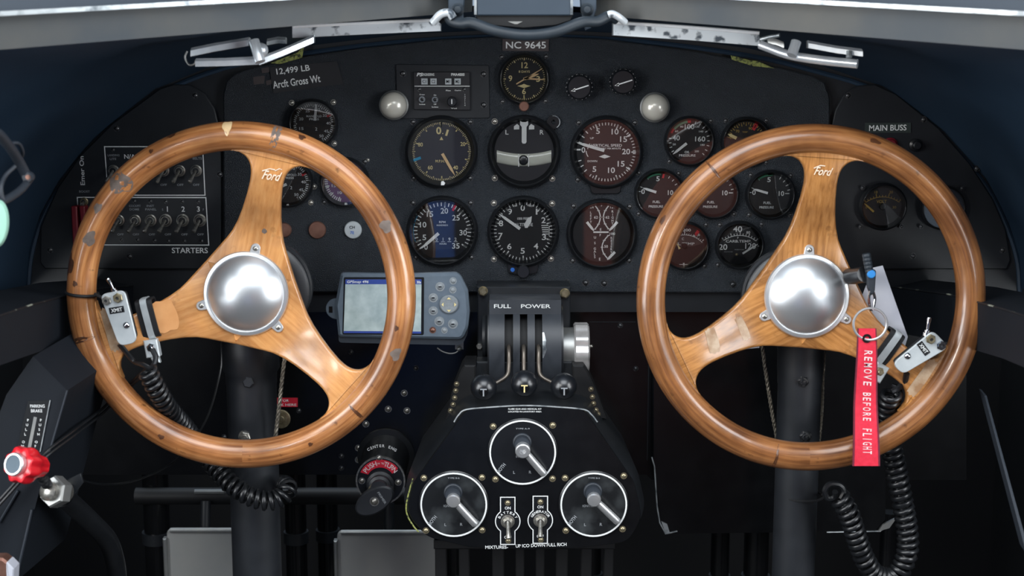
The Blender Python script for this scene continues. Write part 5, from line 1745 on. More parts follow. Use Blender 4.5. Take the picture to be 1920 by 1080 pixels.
cable('short steel cable between the column and the red streamer', [(1545, 660, 1.56), (1542, 720, 1.57), (1540, 775, 1.58), (1532, 860, 1.6)])

# ------------------------------------------------------------------ transmit switches strapped to the wheels
def xmit(label, px, py, Y, poly, rot, lab, nuts, button, tog):
    u = upx(py, Y)
    g = thing('transmit_switch', label, 'switch', at(px, py, Y), 'transmit switches', )
    o_ = lambda p: (p[0] - px, p[1] - py)
    b = MB(u); b.prism(rpoly([o_(p) for p in poly], [12, 12, 15, 15]), 0, 5, 1.2); b.build('face_plate', 'plate_silver', g)
    b = MB(u); b.prism(inset(rpoly([o_(p) for p in poly], [12, 12, 15, 15]), 5), -26, 0); b.build('switch_box', 'strap_black', g)
    for (p, r, m) in nuts:
        b = MB(u); x, y = o_(p)
        b.hexnut((x, y), r, 5, 9, .4, 1); b.ring((x, y), r * .35, r * .72, 9, 13, n=18); k = b.build('nut', m, g)
        c = MB(u); c.cyl((x, y), r * .38, 5, 10, n=14); c.build('screw_core', 'screw_dark', k)
    b = MB(u); x, y = o_(button); b.dome((x, y), 6.8, 4, 5, n=24, m=5); b.build('push_button', 'chrome', g)
    x, y = o_(lab)
    b = MB(u)
    c_, s_ = cos(radians(rot)), sin(radians(rot))
    rect = [(x + X * c_ - Y_ * s_, y + X * s_ + Y_ * c_) for X, Y_ in ((-14, -6), (14, -6), (14, 6), (-14, 6))]
    b.prism(rect, 5, 5.8); k = b.build('label_tape', 'bezel_black', g, smooth=0)
    t = MB(u); t.text('XMIT', x, y, 7, 6.2, 21, rot); t.build('lettering', 'print_white', k, smooth=0)
    (x0, y0), (x1, y1) = o_(tog[0]), o_(tog[1])
    b = MB(u)
    v = Vector((x1 - x0, y1 - y0, 0)); L = v.length; v.normalize()
    b.lathe([(0, -6), (7, -6), (7, 0), (5, 1), (5, 5), (2.6, 6), (2.8, L * .5), (3.8, L - 3), (3, L), (0, L + .6)], (x0, y0, -6), tuple(v), n=18)
    b.build('toggle_lever', 'chrome', g)
    return g
YX = 1.425
x1 = xmit('silver transmit switch plate on the honey coloured wheel\'s spoke', 224, 595, YX, [(190, 551), (237, 542), (257, 642), (222, 650)], -9, (221, 580),
          [((224.5, 557), 9.5, 'brass'), ((203, 562), 9, 'screw_steel')], (237.5, 609.5), ((215, 546), (204, 522)))
x2 = xmit('silver transmit switch plate on the walnut coloured wheel beside the streamer', 1724, 663, YX, [(1746, 618), (1778, 650), (1694, 702), (1672, 682)], 52, (1729.5, 652),
          [((1742, 634), 9.5, 'brass'), ((1762, 646), 9.5, 'chrome')], (1701, 667), ((1738, 624), (1741, 595)))

def clamp_band(label, pts_w, r0, bolt, screwpts):
    pass
def hose_clamp(label, A, B, Y, wband, wsteel, block, brot):
    """rubber pad and steel band wrapped round a spoke from photo point A to B"""
    u = upx((A[1] + B[1]) / 2, Y)
    c = ((A[0] + B[0]) / 2, (A[1] + B[1]) / 2)
    g = thing('hose_clamp', label, 'clamp', at(c[0], c[1], Y), 'hose clamps')
    a = Vector((A[0] - c[0], A[1] - c[1])); b_ = Vector((B[0] - c[0], B[1] - c[1]))
    t = (b_ - a).normalized(); nn = Vector((-t.y, t.x)); Lh = (b_ - a).length / 2
    def loop(hw, dd, half, thick):
        # closed band round the flat spoke: section in the (t, d) plane
        m = 28
        out, inn = [], []
        for k in range(m):
            q = 2 * pi * k / m
            X = cos(q); Z = sin(q)
            e = .38
            sx = (abs(X) ** e) * (1 if X >= 0 else -1); sz = (abs(Z) ** e) * (1 if Z >= 0 else -1)
            out.append((sx * (hw + thick), sz * (dd + thick) - 40)); inn.append((sx * hw, sz * dd - 40))
        vs, fs = [], []
        for s in (-half, half):
            for (T, D_) in out: vs.append((t.x * T + nn.x * s, t.y * T + nn.y * s, D_))
        for s in (-half, half):
            for (T, D_) in inn: vs.append((t.x * T + nn.x * s, t.y * T + nn.y * s, D_))
        for k in range(m):
            k2 = (k + 1) % m
            fs.append((k, k2, m + k2, m + k)); fs.append((2 * m + k, 2 * m + k2, 3 * m + k2, 3 * m + k))
            fs.append((k, k2, 2 * m + k2, 2 * m + k)); fs.append((m + k, m + k2, 3 * m + k2, 3 * m + k))
        return vs, fs
    p = MB(u); p.add(*loop(Lh - 4, 14, wband, 4)); p.build('rubber_pad', 'strap_black', g, smooth=40)
    s = MB(u); s.add(*loop(Lh, 18, wsteel, 2.2)); s.build('steel_band', 'plate_silver', g, smooth=40)
    x, y = block[0] - c[0], block[1] - c[1]
    r_ = radians(brot)
    q = [(x + X * cos(r_) - Y_ * sin(r_), y + X * sin(r_) + Y_ * cos(r_)) for X, Y_ in ((-13, -17), (13, -17), (13, 17), (-13, 17))]
    k = MB(u); k.prism(q, -36, -18, 2); k.prism([(x + X * cos(r_) - Y_ * sin(r_), y + X * sin(r_) + Y_ * cos(r_)) for X, Y_ in ((-9, 12), (9, 14), (10, 30), (-4, 26))], -34, -22, 2)
    kb = k.build('screw_block', 'plate_silver', g)
    h = MB(u); h.hexnut((x, y - 3), 8.5, -18, -12, .3, 1.5); h.cyl((x, y - 3), 5, -12, -5, n=16, bev=1); h.build('clamp_screw', 'brass' if c[0] > 960 else 'chrome', kb)
    return g
hose_clamp('steel hose clamp beside the transmit switch on the honey coloured spoke', (262, 566), (278, 640), 1.437, 16, 6, (277, 659), -8)
hose_clamp('steel hose clamp beside the transmit switch on the walnut coloured spoke', (1692, 628), (1652, 688), 1.437, 15, 6.5, (1655, 704), 30)
# second thin band and tie
u = upx(550, 1.45)
g = thing('cable_tie', 'black tie wound round the rim beside the silver switch plate', 'cable tie', at(154, 548, 1.45))
ring = []
a = radians(-88)
for k in range(33):
    q = 2 * pi * k / 32
    ring.append((28.6 * cos(q), 2 + 3 * cos(q), 28.6 * sin(q)))
b = MB(u)
b.tube(ring[:-1] + [ring[0]], 3.0, n=8)
b.tube(spline([(26, 2, 8), (36, 6, 12), (46, 12, 10), (50, 20, -6)], 5), 3.2, n=8)
b.build('tie', 'strap_black', g)

# ------------------------------------------------------------------ coiled cords
def cord(label, pts, R, r, pitch, pre=(), post=()):
    P_ = spline([at(*p) for p in pts], 14)
    g = thing('coiled_cord', label, 'cord', P_[-1], 'coiled microphone cords')
    O_ = P_[-1]
    c = coil([p - O_ for p in P_], R, r, pitch)
    b = MB(); b.tube(c, r, n=6, raw=True); b.build('coil', 'rubber_black', g, smooth=60)
    for i, ex in enumerate((pre, post)):
        if ex:
            b = MB(); b.tube([p - O_ for p in spline([at(*p) for p in ex], 8)], r * 1.1, n=8, raw=True); b.build('straight_lead', 'rubber_black', g)
    return g
cord('black coiled cord hanging from the transmit switch behind the honey coloured rim',
     [(276, 694, 1.425), (294, 730, 1.435), (316, 766, 1.455), (350, 806, 1.49), (380, 846, 1.50), (418, 893, 1.485), (452, 922, 1.475), (490, 938, 1.475), (520, 936, 1.48), (540, 918, 1.49), (532, 908, 1.51)],
     .0088, .0026, .0074, pre=[(224, 645, 1.44), (250, 676, 1.445), (268, 684, 1.435), (284, 690, 1.43), (292, 672, 1.435), (286, 655, 1.44)])
cord('black coiled cord looping below the walnut coloured wheel',
     [(1672, 735, 1.45), (1664, 770, 1.465), (1668, 815, 1.485), (1678, 870, 1.49), (1690, 930, 1.49), (1700, 985, 1.49), (1702, 1030, 1.49), (1690, 1066, 1.49), (1668, 1084, 1.49), (1640, 1076, 1.49), (1620, 1046, 1.485), (1606, 1008, 1.48), (1592, 965, 1.475), (1574, 932, 1.475)],
     .0095, .0030, .0080, pre=[(1700, 700, 1.44), (1696, 716, 1.445), (1684, 728, 1.45), (1672, 735, 1.45)],
     post=[(1576, 934, 1.475), (1582, 920, 1.475), (1574, 909, 1.475), (1556, 908, 1.475), (1547, 920, 1.475), (1552, 934, 1.475), (1564, 932, 1.475), (1566, 922, 1.47)])
g = thing('cable_tie', 'thin dark tie round the column holding the cord\'s hook', 'cable tie', at(1500, 927, 1.535))
b = MB()
cc = at(1500, 927, 1.535); uu = upx(927, 1.535)
rr = 42 * uu
ring = [Vector((rr * cos(q), rr * sin(q), -.001 * cos(q))) for q in [2 * pi * k / 48 for k in range(49)]]
lead = [at(1541, 928, 1.53) - cc, at(1549, 926, 1.478) - cc]
b.tube(ring, .0016, n=6, raw=True); b.tube(lead, .0016, n=6, raw=True)
b.build('tie', 'strap_black', g)
g = thing('cord_lead', 'pair of thin black wires running from the coiled cord down to the side wall', 'wire', at(80, 858, 1.356))
b = MB()
for dy in (0, 9):
    b.tube([p - g.location for p in spline([at(276, 690 + dy * .6, 1.445), at(225, 735 + dy, 1.46), at(190, 768 + dy, 1.46), at(140, 806 + dy, 1.40), at(80, 852 + dy, 1.356), at(20, 915 + dy, 1.352), at(-30, 975 + dy, 1.35), at(-160, 1150 + dy, 1.35)], 8)], .0016, n=6, raw=True)
b.build('wires', 'rubber_black', g)
g = thing('bowden_cable', 'thin dark cable sagging between the red knob and the column', 'cable', at(120, 885, 1.45))
b = MB()
b.tube([p - g.location for p in spline([at(90, 868, 1.42), at(130, 892, 1.46), at(190, 908, 1.52), at(255, 900, 1.56), at(330, 862, 1.6), at(385, 790, 1.62), at(412, 700, 1.63), at(416, 640, 1.64)], 8)], .0014, n=6, raw=True)
b.build('cable', 'rubber_black', g)

# ------------------------------------------------------------------ streamer, ring, clip and card
YR = 1.415
g = thing('remove_before_flight_streamer', 'red cloth streamer reading REMOVE BEFORE FLIGHT hanging over the walnut rim', 'streamer', at(1626, 620, YR))
u = upx(740, YR)
def sp(px, py): return (px - 1626, py - 620)
rows = []
N_ = 26
for k in range(N_ + 1):
    t_ = k / N_
    yy = 616 + (878 - 616) * t_
    cx = 1625.5 + 7 * t_; hw = 17.5 + 8.5 * t_ ** .9
    dd = 0.0 + 2.5 * sin(t_ * 9) + (18 * max(0, t_ - .55))
    rows.append((cx, hw, yy, dd))
def ribbon(b, f0, f1, dz, th):
    rings = []
    for (cx, hw, yy, dd) in rows:
        x, y = sp(cx, yy)
        xa, xb = x + hw * f0, x + hw * f1
        rings.append([(xa, y, dd + dz), (xb, y, dd + dz), (xb, y, dd + dz - th), (xa, y, dd + dz - th)])
    b.loft(rings)
b = MB(u); ribbon(b, -.9, .9, 0, 2.5); rb = b.build('ribbon', 'ribbon_red', g, smooth=30)
b = MB(u); ribbon(b, -1.0, -.88, .6, 3.5); ribbon(b, .88, 1.0, .6, 3.5); b.build('ribbon_edge', 'ribbon_edge', g, smooth=30)
t = MB(u)
def dep(yy):
    q = min(max((yy - 616) / 262.0, 0), 1)
    return 2.5 * sin(q * 9) + 18 * max(0, q - .55)
for (s, y0, y1) in (('REMOVE', 655, 727), ('BEFORE', 737, 794), ('FLIGHT', 805, 856)):
    for i, ch in enumerate(s):
        h_ = (y1 - y0) / len(s)
        yy = y0 + h_ * (i + .5)
        x, y = sp(1628 + 6 * (yy - 616) / 262.0, yy)
        t.text(ch, x, y, 17 if s == 'FLIGHT' else 15, dep(yy) + .9, h_ * (.72 if ch != 'I' else .25), 90, shear=.12, bold=.012)
t.build('embroidered_lettering', 'thread_white', rb, smooth=0)
b = MB(u); x, y = sp(1625, 634); b.ring((x, y), 4, 8.5, 1, 4, n=24); b.build('eyelet', 'chrome', g)
b = MB(u)
x, y = sp(1630, 607)
b.tube([(x + 30 * sin(q), y - 30 * cos(q), 3 + 4 * sin(q * 1)) for q in [2 * pi * k / 48 for k in range(49)]], 2.4, n=8); b.build('key_ring', 'flange_aluminium', g)
g = thing('spring_clip', 'small grey spring clip with a blue button holding the streamer\'s ring', 'clip', at(1634, 545, 1.425))
u = upx(530, 1.425)
def cl(px, py): return (px - 1634, py - 545)
b = MB(u)
for k in range(5):
    x, y = cl(1622.5 + k * 1.6, 479 + k * 7.2); b.lathe([(7, -4), (8, -2), (8, 2), (7, 4)], (x, y, -2), (.22, 1, 0), n=20)
x0, y0 = cl(1621, 475); x1, y1 = cl(1630, 512); b.tube([(x0, y0, -2), (x1, y1, -2)], 6.8, n=16)
b.build('ribbed_barrel', 'hose_grey', g)
b = MB(u); b.prism(rpoly([cl(1622, 505), cl(1641, 505), cl(1640, 545), cl(1634, 556), cl(1627, 540)], 5), -9, 3, 2); b.build('clip_body', 'gps_dark', g)
b = MB(u); x, y = cl(1631.5, 513); b.lathe([(0, 2), (8, 2), (8, 5), (6.5, 7), (0, 7.5)], (x, y, 0), n=28); b.build('blue_button', 'blue_plastic', g)
b = MB(u)
b.tube(spline([cl(1632, 545) + (0,), cl(1629, 560) + (3,), cl(1632, 578) + (4,), cl(1637, 580) + (2,), cl(1641, 562) + (0,), cl(1638, 548) + (0,)], 6), 2.6, n=8)
b.build('hook', 'chrome', g)
g = thing('clip_arm', 'black arm behind the hub holding the spring clip', 'arm', at(1600, 520, 1.47))
b = MB(); b.tube([at(1560, 516, 1.52) - g.location, at(1600, 518, 1.46) - g.location, at(1622, 514, 1.432) - g.location], .0085, n=16, raw=True); b.build('arm', 'rubber_black', g)
g = thing('paper_card', 'grey white card standing behind the walnut coloured spoke', 'card', at(1665, 600, 1.47))
b = MB()
f = [at(*p) - g.location for p in ((1637, 502, 1.475), (1655, 498, 1.475), (1702, 632, 1.47), (1690, 672, 1.47), (1630, 640, 1.47), (1612, 565, 1.475))]
bk = [v + Vector((.0005, .0012, 0)) for v in f]
n_ = len(f)
b.raw(f + bk, [tuple(range(n_)), tuple(range(n_, 2 * n_))] + [(k, (k + 1) % n_, n_ + (k + 1) % n_, n_ + k) for k in range(n_)])
b.build('card_sheet', 'paper_grey', g, smooth=0)

# ------------------------------------------------------------------ window linkages along the top
def bar(name, label, cat, parts, group=None):
    O_ = at(*parts[0][2][0])
    g = thing(name, label, cat, O_, group)
    for (nm, m, pts, r, kind) in parts:
        b = MB()
        if kind == 'tube':
            b.tube([p - O_ for p in spline([at(*q) for q in pts], 8)], r, n=14, raw=True)
        elif kind == 'flat':
            # bar of rectangular section: r = (height px up, height px down, depth m)
            rings = []
            for q in pts:
                p = at(q[0], q[1] - r[0], q[2]) - O_; p2 = at(q[0], q[1] + r[1], q[2]) - O_
                mtop = Vector((0, r[2] * .35, .0018))
                rings.append([p + mtop, p + Vector((0, 0, -.001)), p2, p2 + Vector((0, r[2], 0)), p + Vector((0, r[2], .001))])
            b.loft(rings, raw=True)
        elif kind == 'ball':
            for q in pts:
                bb = MB(); p = at(*q) - O_
                bb.ball((0, 0, 0), 1, n=16, m=10)
                b.raw([Vector((v[0] * r, v[1] * r, v[2] * r)) + p for v in bb.v], bb.f)
        b.build(nm, m, g, smooth=40)
    return g
mat('chipped_chrome', rgb(216, 222, 226), .3, .35, noise=(75, rgb(82, 90, 98), .56, .66))
mat('rail_lit_white', rgb(236, 238, 240), .3, .2, noise=(75, rgb(244, 244, 244), .4, .66))  # light on the rails' top edge put into the colour
mat('bright_arm', rgb(206, 212, 218), .25, .55, noise=(75, rgb(222, 226, 230), .4, .66))
bar('window_rail', 'chipped bright metal rail under the frame, next to the gross weight placard', 'rail',
    [('rail', 'chipped_chrome', [(548, 60, 1.46), (690, 53, 1.475), (826, 47, 1.49)], (11, 11, .02), 'flat'), ('lit_top_edge', 'rail_lit_white', [(548, 50, 1.459), (690, 43, 1.474), (826, 37, 1.489)], .0017, 'tube')], 'window rails')
bar('window_rail', 'chipped bright metal rail under the frame, above the pearl lamp and oil gauge', 'rail',
    [('rail', 'chipped_chrome', [(1150, 53, 1.49), (1290, 62, 1.475), (1424, 73, 1.46)], (12, 13, .02), 'flat'), ('lit_top_edge', 'rail_lit_white', [(1150, 42, 1.489), (1290, 51, 1.474), (1424, 62, 1.459)], .0019, 'tube')], 'window rails')
bar('window_linkage', 'folding polished linkage above the gross weight placard', 'linkage',
    [('upper_arm', 'bright_arm', [(357, 98, 1.40), (400, 89, 1.41), (466, 78, 1.42)], (5, 8, .012), 'flat'),
     ('lower_arm', 'bright_arm', [(366, 119, 1.39), (420, 118, 1.40), (484, 115, 1.41)], (6, 6, .010), 'flat'),
     ('joining_arm', 'bright_arm', [(486, 116, 1.41), (530, 99, 1.43), (588, 74, 1.45)], (6, 6, .010), 'flat'),
     ('pivot_plate', 'bright_arm', [(476, 76, 1.408), (482, 96, 1.405), (488, 116, 1.402)], .0052, 'tube'),
     ('pivot_boss', 'bright_arm', [(489, 94, 1.412)], .0075, 'ball'),
     ('wire_loop', 'brushed_aluminium', [(351, 96, 1.40), (347, 108, 1.40), (354, 121, 1.40), (364, 120, 1.40), (368, 112, 1.40)], .0010, 'tube'),
     ('link_bracket', 'worn_lit_edge', [(500, 80, 1.43), (520, 76, 1.43), (535, 77, 1.43)], (4, 5, .01), 'flat')])
bar('window_linkage', 'curved polished linkage at the far end of the rail above the walnut wheel', 'linkage',
    [('lower_arm', 'bright_arm', [(1426, 84, 1.45), (1480, 103, 1.43), (1540, 113, 1.415), (1608, 120, 1.40)], .0046, 'tube'),
     ('upper_arm', 'bright_arm', [(1516, 83, 1.42), (1570, 93, 1.41), (1618, 99, 1.40)], (4, 7, .012), 'flat'),
     ('pivot_plate', 'bright_arm', [(1493, 78, 1.425), (1488, 94, 1.422), (1484, 104, 1.42)], .0052, 'tube'),
     ('end_ferrule', 'worn_lit_edge', [(1592, 96, 1.402), (1592, 108, 1.40)], .0030, 'tube'),
     ('link_bracket', 'worn_lit_edge', [(1426, 74, 1.45), (1445, 69, 1.445), (1462, 66, 1.44)], .0020, 'tube'),
     ('link_plate', 'brushed_aluminium', [(1440, 78, 1.445), (1455, 80, 1.44), (1470, 86, 1.435)], (4, 4, .006), 'flat')])

# compass mount, its two screw posts and the hose below
mat('mount_slate', rgb(46, 58, 70), .5, noise=(20, rgb(54, 66, 78), .35, .75))
g = thing('compass_mount', 'slate grey compass mount at the top centre between the two rails', 'mount', at(982, 30, 1.45))
u = upx(20, 1.45)
b = MB(u); b.box(-92, -70, -56, 3, -30, -14, 1.5); b.box(56, -70, 92, 3, -30, -14, 1.5); b.build('side_bracket', 'mount_slate', g)
b = MB(u); b.prism([(-90, -80), (92, -80), (90, -1), (-88, -1)], -20, 6, 2); b.build('case', 'mount_slate', g)
b = MB(u); b.prism([(-92, -4), (94, -4), (88, 8), (60, 17), (0, 22), (-60, 17), (-86, 8)], -30, -3, 1); b.build('base_tray', 'void_black', g)
b = MB(u); b.box(-93, -80, -88, -2, 5, 8, .6); b.box(87, -80, 92, -2, 5, 8, .6); b.build('worn_lit_edge', 'worn_lit_edge', g)
b = MB(u); b.prism([(-30, 10), (-2, 10), (-12, 15), (-17, 15)], -4, -1.5); b.build('bright_tab', 'brushed_aluminium', g)
for sx in (-1, 1):
    x = -124 if sx < 0 else 119
    pb = MB(u); pb.prism([(x - 18, -80), (x + 18, -80), (x + 18, -14), (x + 8, 22), (x - 2, 26), (x - 10, -6)] if sx > 0 else [(x - 18, -80), (x + 18, -80), (x + 10, -6), (x + 12, 24), (x + 2, 22), (x - 18, -12)], -32, -14, 1.5)
    k = pb.build('mount_lug', 'mount_slate', g)
    sc = MB(u); sc.lathe([(0, -14), (12, -14), (12, -11), (9, -9), (9, -2), (6, 2), (0, 3)], (x, -12, 0), n=28); sc.build('lug_screw', 'hose_grey', k)
for sx in (-1, 1):
    pass
O_ = at(985, 62, 1.44)
g = thing('rubber_hose', 'dark rubber hose sagging below the compass mount', 'hose', O_)
b = MB()
pts = [(826, 36, 1.46), (838, 30, 1.455), (848, 40, 1.45), (866, 44, 1.445), (886, 43, 1.44), (930, 58, 1.435), (985, 66, 1.432), (1040, 60, 1.435), (1090, 42, 1.44), (1120, 40, 1.445), (1142, 30, 1.45), (1156, 36, 1.455)]
b.tube([p - O_ for p in spline([at(*q) for q in pts], 8)], .0055, n=14, raw=True)
b.build('hose', 'hose_grey', g, smooth=60)
b = MB()
b.tube([p - O_ for p in spline([at(*q) for q in [(812, 42, 1.452), (826, 27, 1.446), (842, 24, 1.444), (850, 34, 1.444)]], 6)], .0042, n=10, raw=True)
b.build('tied_end', 'chipped_chrome', g, smooth=60)
b = MB()
b.tube([p - O_ for p in spline([at(*q) for q in [(1172, 42, 1.452), (1160, 32, 1.446), (1148, 26, 1.444), (1140, 28, 1.444)]], 6)], .0036, n=10, raw=True)
b.build('tied_end', 'chipped_chrome', g, smooth=60)

# paint chips on the edge of the bulkhead below the linkages
g = thing('chipped_bracket', 'small bracket with chipped yellowish paint beside the curved linkage', 'bracket', at(1420, 116, YP - .004))
u = upx(116, YP)
b = MB(u); b.prism([(-50, -12), (-14, -3), (0, -2), (32, 12), (-8, 8), (-48, -4)], 0, 3, .6); b.build('plate', 'lug_paint', g)
g = thing('chipped_bracket', 'small bracket with chipped yellowish paint beside the folding linkage', 'bracket', at(545, 106, YP - .004))
b = MB(u); b.prism([(-38, 12), (14, -8), (26, -22), (22, 2), (-20, 14)], 0, 3, .6); b.build('plate', 'lug_paint', g)

# ------------------------------------------------------------------ lower left: parking brake, red knob, hose
YB = 1.36
g = thing('parking_brake_console', 'sloping black console lettered PARKING BRAKE at the side wall', 'console', at(60, 900, YB))
b = MB()
f = [at(*p) - g.location for p in ((62, 668, 1.37), (126, 732, 1.37), (92, 850, 1.37), (30, 1090, 1.37), (-110, 1090, 1.37), (-40, 880, 1.37), (12, 740, 1.37))]
bk = [v + Vector((.02, .10, .01)) for v in f]
n_ = len(f)
b.raw(f + bk, [tuple(range(n_)), tuple(range(n_, 2 * n_))] + [(k, (k + 1) % n_, n_ + (k + 1) % n_, n_ + k) for k in range(n_)])
b.build('console_body', 'rail_blue', g, smooth=25)
b = MB()
b.tube([at(126, 732, 1.368) - g.location, at(92, 850, 1.368) - g.location], .0011, n=6, raw=True)
b.build('edge_highlight', 'gps_dark', g)  # edge highlight of the console painted as a lighter line
b = MB()
b.tube([at(60, 955, 1.3685) - g.location, at(30, 1085, 1.3685) - g.location], .0015, n=6, raw=True)
b.tube([at(34, 920, 1.3685) - g.location, at(-2, 980, 1.3685) - g.location], .0012, n=6, raw=True)
b.build('edge_highlight', 'gps_dark', g)
u = upx(800, 1.375)
P0 = at(66, 800, 1.3698)
pl = thing('parking_brake_placard', 'black placard reading PARKING BRAKE with a pale slot', 'placard', P0)
def pk(px, py): return (px - 66, py - 800)
b = MB(u); b.prism([pk(56, 750), pk(97, 749), pk(72, 850), pk(28, 850)], 0, 1.5); b.build('plate', 'bezel_black', pl, smooth=0)
b = MB(u); b.line(pk(97, 749), pk(73, 848), 1.8, 1.7)
b.build('worn_lit_edge', 'worn_lit_edge', pl, smooth=0)
t = MB(u)
x, y = pk(73, 760); t.text('PARKING', x, y, 6, 2, 27); x, y = pk(71, 769); t.text('BRAKE', x, y, 6, 2, 21)
for i, ch in enumerate('PULL'): x, y = pk(54 - i * 2.3, 787 + i * 9); t.text(ch, x, y, 4.8, 2)
for i, ch in enumerate('PUSH'): x, y = pk(78 - i * 2, 787 + i * 9); t.text(ch, x, y, 4.8, 2)
for i, ch in enumerate('ON'): x, y = pk(43 - i * 2, 829 + i * 8); t.text(ch, x, y, 4.8, 2)
for i, ch in enumerate('OFF'): x, y = pk(67 - i * 2, 829 + i * 8); t.text(ch, x, y, 4.8, 2)
t.build('lettering', 'print_white', pl, smooth=0)
t = MB(u); t.line(pk(68, 781), pk(52, 846), 6, 1.9); t.build('slot', 'brushed_aluminium', pl, smooth=0)

mat('cap_slate', rgb(86, 100, 110), .6, noise=(30, rgb(94, 108, 118), .4, .7), spec=.2)
YK = 1.30
u = upx(870, YK)
g = thing('brake_knob', 'red ribbed knob with a silver cap at the parking brake', 'knob', at(44, 872, YK))
axis = Vector((-.42, -.36, 1)).normalized()
b = MB(u)
rings = []
ax = axis; e1 = Vector((1, 0, .42)).normalized(); e1 = (e1 - ax * e1.dot(ax)).normalized(); e2 = ax.cross(e1)
for (rr, dd) in ((14, -52), (20, -50), (24, -30), (32, -18), (36, -8), (37, 4), (34, 14), (26, 17)):
    ring_ = []
    for k in range(96):
        q = 2 * pi * k / 96
        R_q = rr * (1 - .075 * (1 + cos(8 * q)) * (1 if rr > 20 else .3))
        ring_.append(tuple(ax * dd + e1 * (R_q * cos(q)) + e2 * (R_q * sin(q))))
    rings.append(ring_)
b.loft(rings); b.build('grip', 'knob_red', g, smooth=40)
b = MB(u); b.lathe([(0, 10), (21.5, 10), (22, 26), (20, 29), (17.5, 29), (17, 26.5), (0, 26.5)], (0, 0, 0), tuple(ax), n=40); b.build('cap', 'flange_aluminium', g)
b = MB(u); b.lathe([(0, 26.4), (17, 26.4), (16.6, 27.2), (0, 27.2)], (0, 0, 0), tuple(ax), n=36); b.build('cap_disc', 'cap_slate', g)
sh = at(88, 908, 1.345) - g.location
b = MB(); b.tube([Vector((-ax.x, ax.z, ax.y)) * -.0 + Vector((ax.x * -30 * u, ax.z * 30 * u, ax.y * 30 * u)), sh], .0055, n=14, raw=True); b.build('shaft', 'screw_dark', g)
g = thing('hex_fitting', 'steel hexagonal fitting behind the red knob', 'fitting', at(105, 922, 1.36))
u = upx(920, 1.36)
ax = Vector((-.45, -.36, 1)).normalized()
e1 = (Vector((1, 0, .4)) - ax * Vector((1, 0, .4)).dot(ax)).normalized(); e2 = ax.cross(e1)
b = MB(u)
def hexr(r, d): return [tuple(ax * d + e1 * (r * cos(pi / 6 + k * pi / 3)) + e2 * (r * sin(pi / 6 + k * pi / 3))) for k in range(6)]
b.loft([hexr(28, -14), hexr(30, -11), hexr(30, 9), hexr(27, 13)]); b.build('hex_nut', 'brushed_aluminium', g, smooth=20)
b = MB(u); b.lathe([(0, 10), (18, 12), (18, 24), (13, 27), (8, 30), (0, 30)], (0, 0, 0), tuple(ax), n=28); b.lathe([(0, -13), (24, -13), (20, -26), (0, -26)], (0, 0, 0), tuple(ax), n=28); b.build('collar', 'screw_steel', g)
b = MB(u); b.prism([(-40, 10), (40, -28), (44, -10), (10, 34), (-30, 30)], -30, -24, 1); b.build('mounting_flange', 'satin_black', g)
O_ = at(215, 1080, 1.5)
g = thing('hydraulic_hose', 'thick black hose curving down from the hexagonal fitting', 'hose', O_)
b = MB(); b.tube([p - O_ for p in spline([at(118, 932, 1.375), at(140, 950, 1.40), at(172, 980, 1.43), at(200, 1010, 1.46), at(214, 1045, 1.48), at(220, 1090, 1.5), at(224, 1200, 1.51), at(226, 1500, 1.53)], 8)], .0105, n=16, raw=True)
b.build('hose', 'rubber_black', g, smooth=60)
# corner of something brown and cream at the bottom
g = thing('leather_pouch', 'brown and cream pouch corner at the foot of the side console', 'pouch', at(4, 1085, 1.30))
b = MB(upx(1085, 1.3)); b.prism(rpoly([(-60, -38), (2, -40), (22, -22), (16, 40), (-60, 40)], 10), -30, 0, 4); b.build('pouch_body', 'copper', g)
b = MB(upx(1085, 1.3)); b.prism(rpoly([(10, -36), (24, -20), (18, 40), (8, 40)], 3), -28, 3, 2); b.build('pale_binding', 'paper_grey', g)
# window opener arm and mint coloured handle by the side window
O_ = at(50, 335, 1.30)
g = thing('window_crank', 'dark jointed crank arm on the side wall beside the mint disc', 'crank', O_)
b = MB(); b.tube([p - O_ for p in spline([Vector((-.80, 1.02, 1.16)), at(-120, 205, 1.16), at(-20, 240, 1.22), at(12, 268, 1.25), at(34, 300, 1.28), at(50, 330, 1.295)], 6)], .0046, n=10, raw=True)
b.tube([p - O_ for p in spline([at(20, 268, 1.26), at(36, 270, 1.27), at(43, 286, 1.28), at(38, 300, 1.29)], 6)], .0016, n=8, raw=True)
b.tube([p - O_ for p in spline([at(54, 338, 1.295), at(40, 355, 1.28), at(16, 372, 1.26), at(-10, 384, 1.24)], 6)], .0036, n=10, raw=True)
b.tube([p - O_ for p in spline([at(28, 312, 1.27), at(10, 330, 1.26), at(2, 352, 1.25), at(6, 376, 1.25)], 6)], .0020, n=8, raw=True)
b.build('arm', 'gps_dark', g, smooth=60)
b = MB(upx(332, 1.295)); b.lathe([(0, -8), (10, -8), (11, 4), (9, 8), (0, 8)], n=28); b.build('pivot', 'gps_dark', g, loc=at(53, 332, 1.292) - O_)
b = MB(upx(332, 1.29)); b.lathe([(0, 0), (4.5, 0), (4.5, 3), (0, 3.5)], n=20); b.build('pivot_pin', 'copper', g, loc=at(53, 332, 1.285) - O_)
g = thing('mint_disc', 'mint green rounded plastic knob at the edge by the crank arm', 'knob', at(-6, 420, 1.24))
b = MB(upx(420, 1.24)); b.lathe([(0, -10), (20, -10), (24, -4), (22, 4), (12, 7), (0, 8)], n=32)
b.v = [(x * .9, y, z * 1.9) for x, y, z in b.v]
b.build('disc', 'mint_plastic', g, rot=(0, radians(8), 0))
b = MB(); b.tube([Vector((0, .004, 0)), Vector((-.10, .03, .02)), Vector((-.80, 1.30, .90)) - g.location], .005, n=10, raw=True); b.build('stem', 'gps_dark', g)

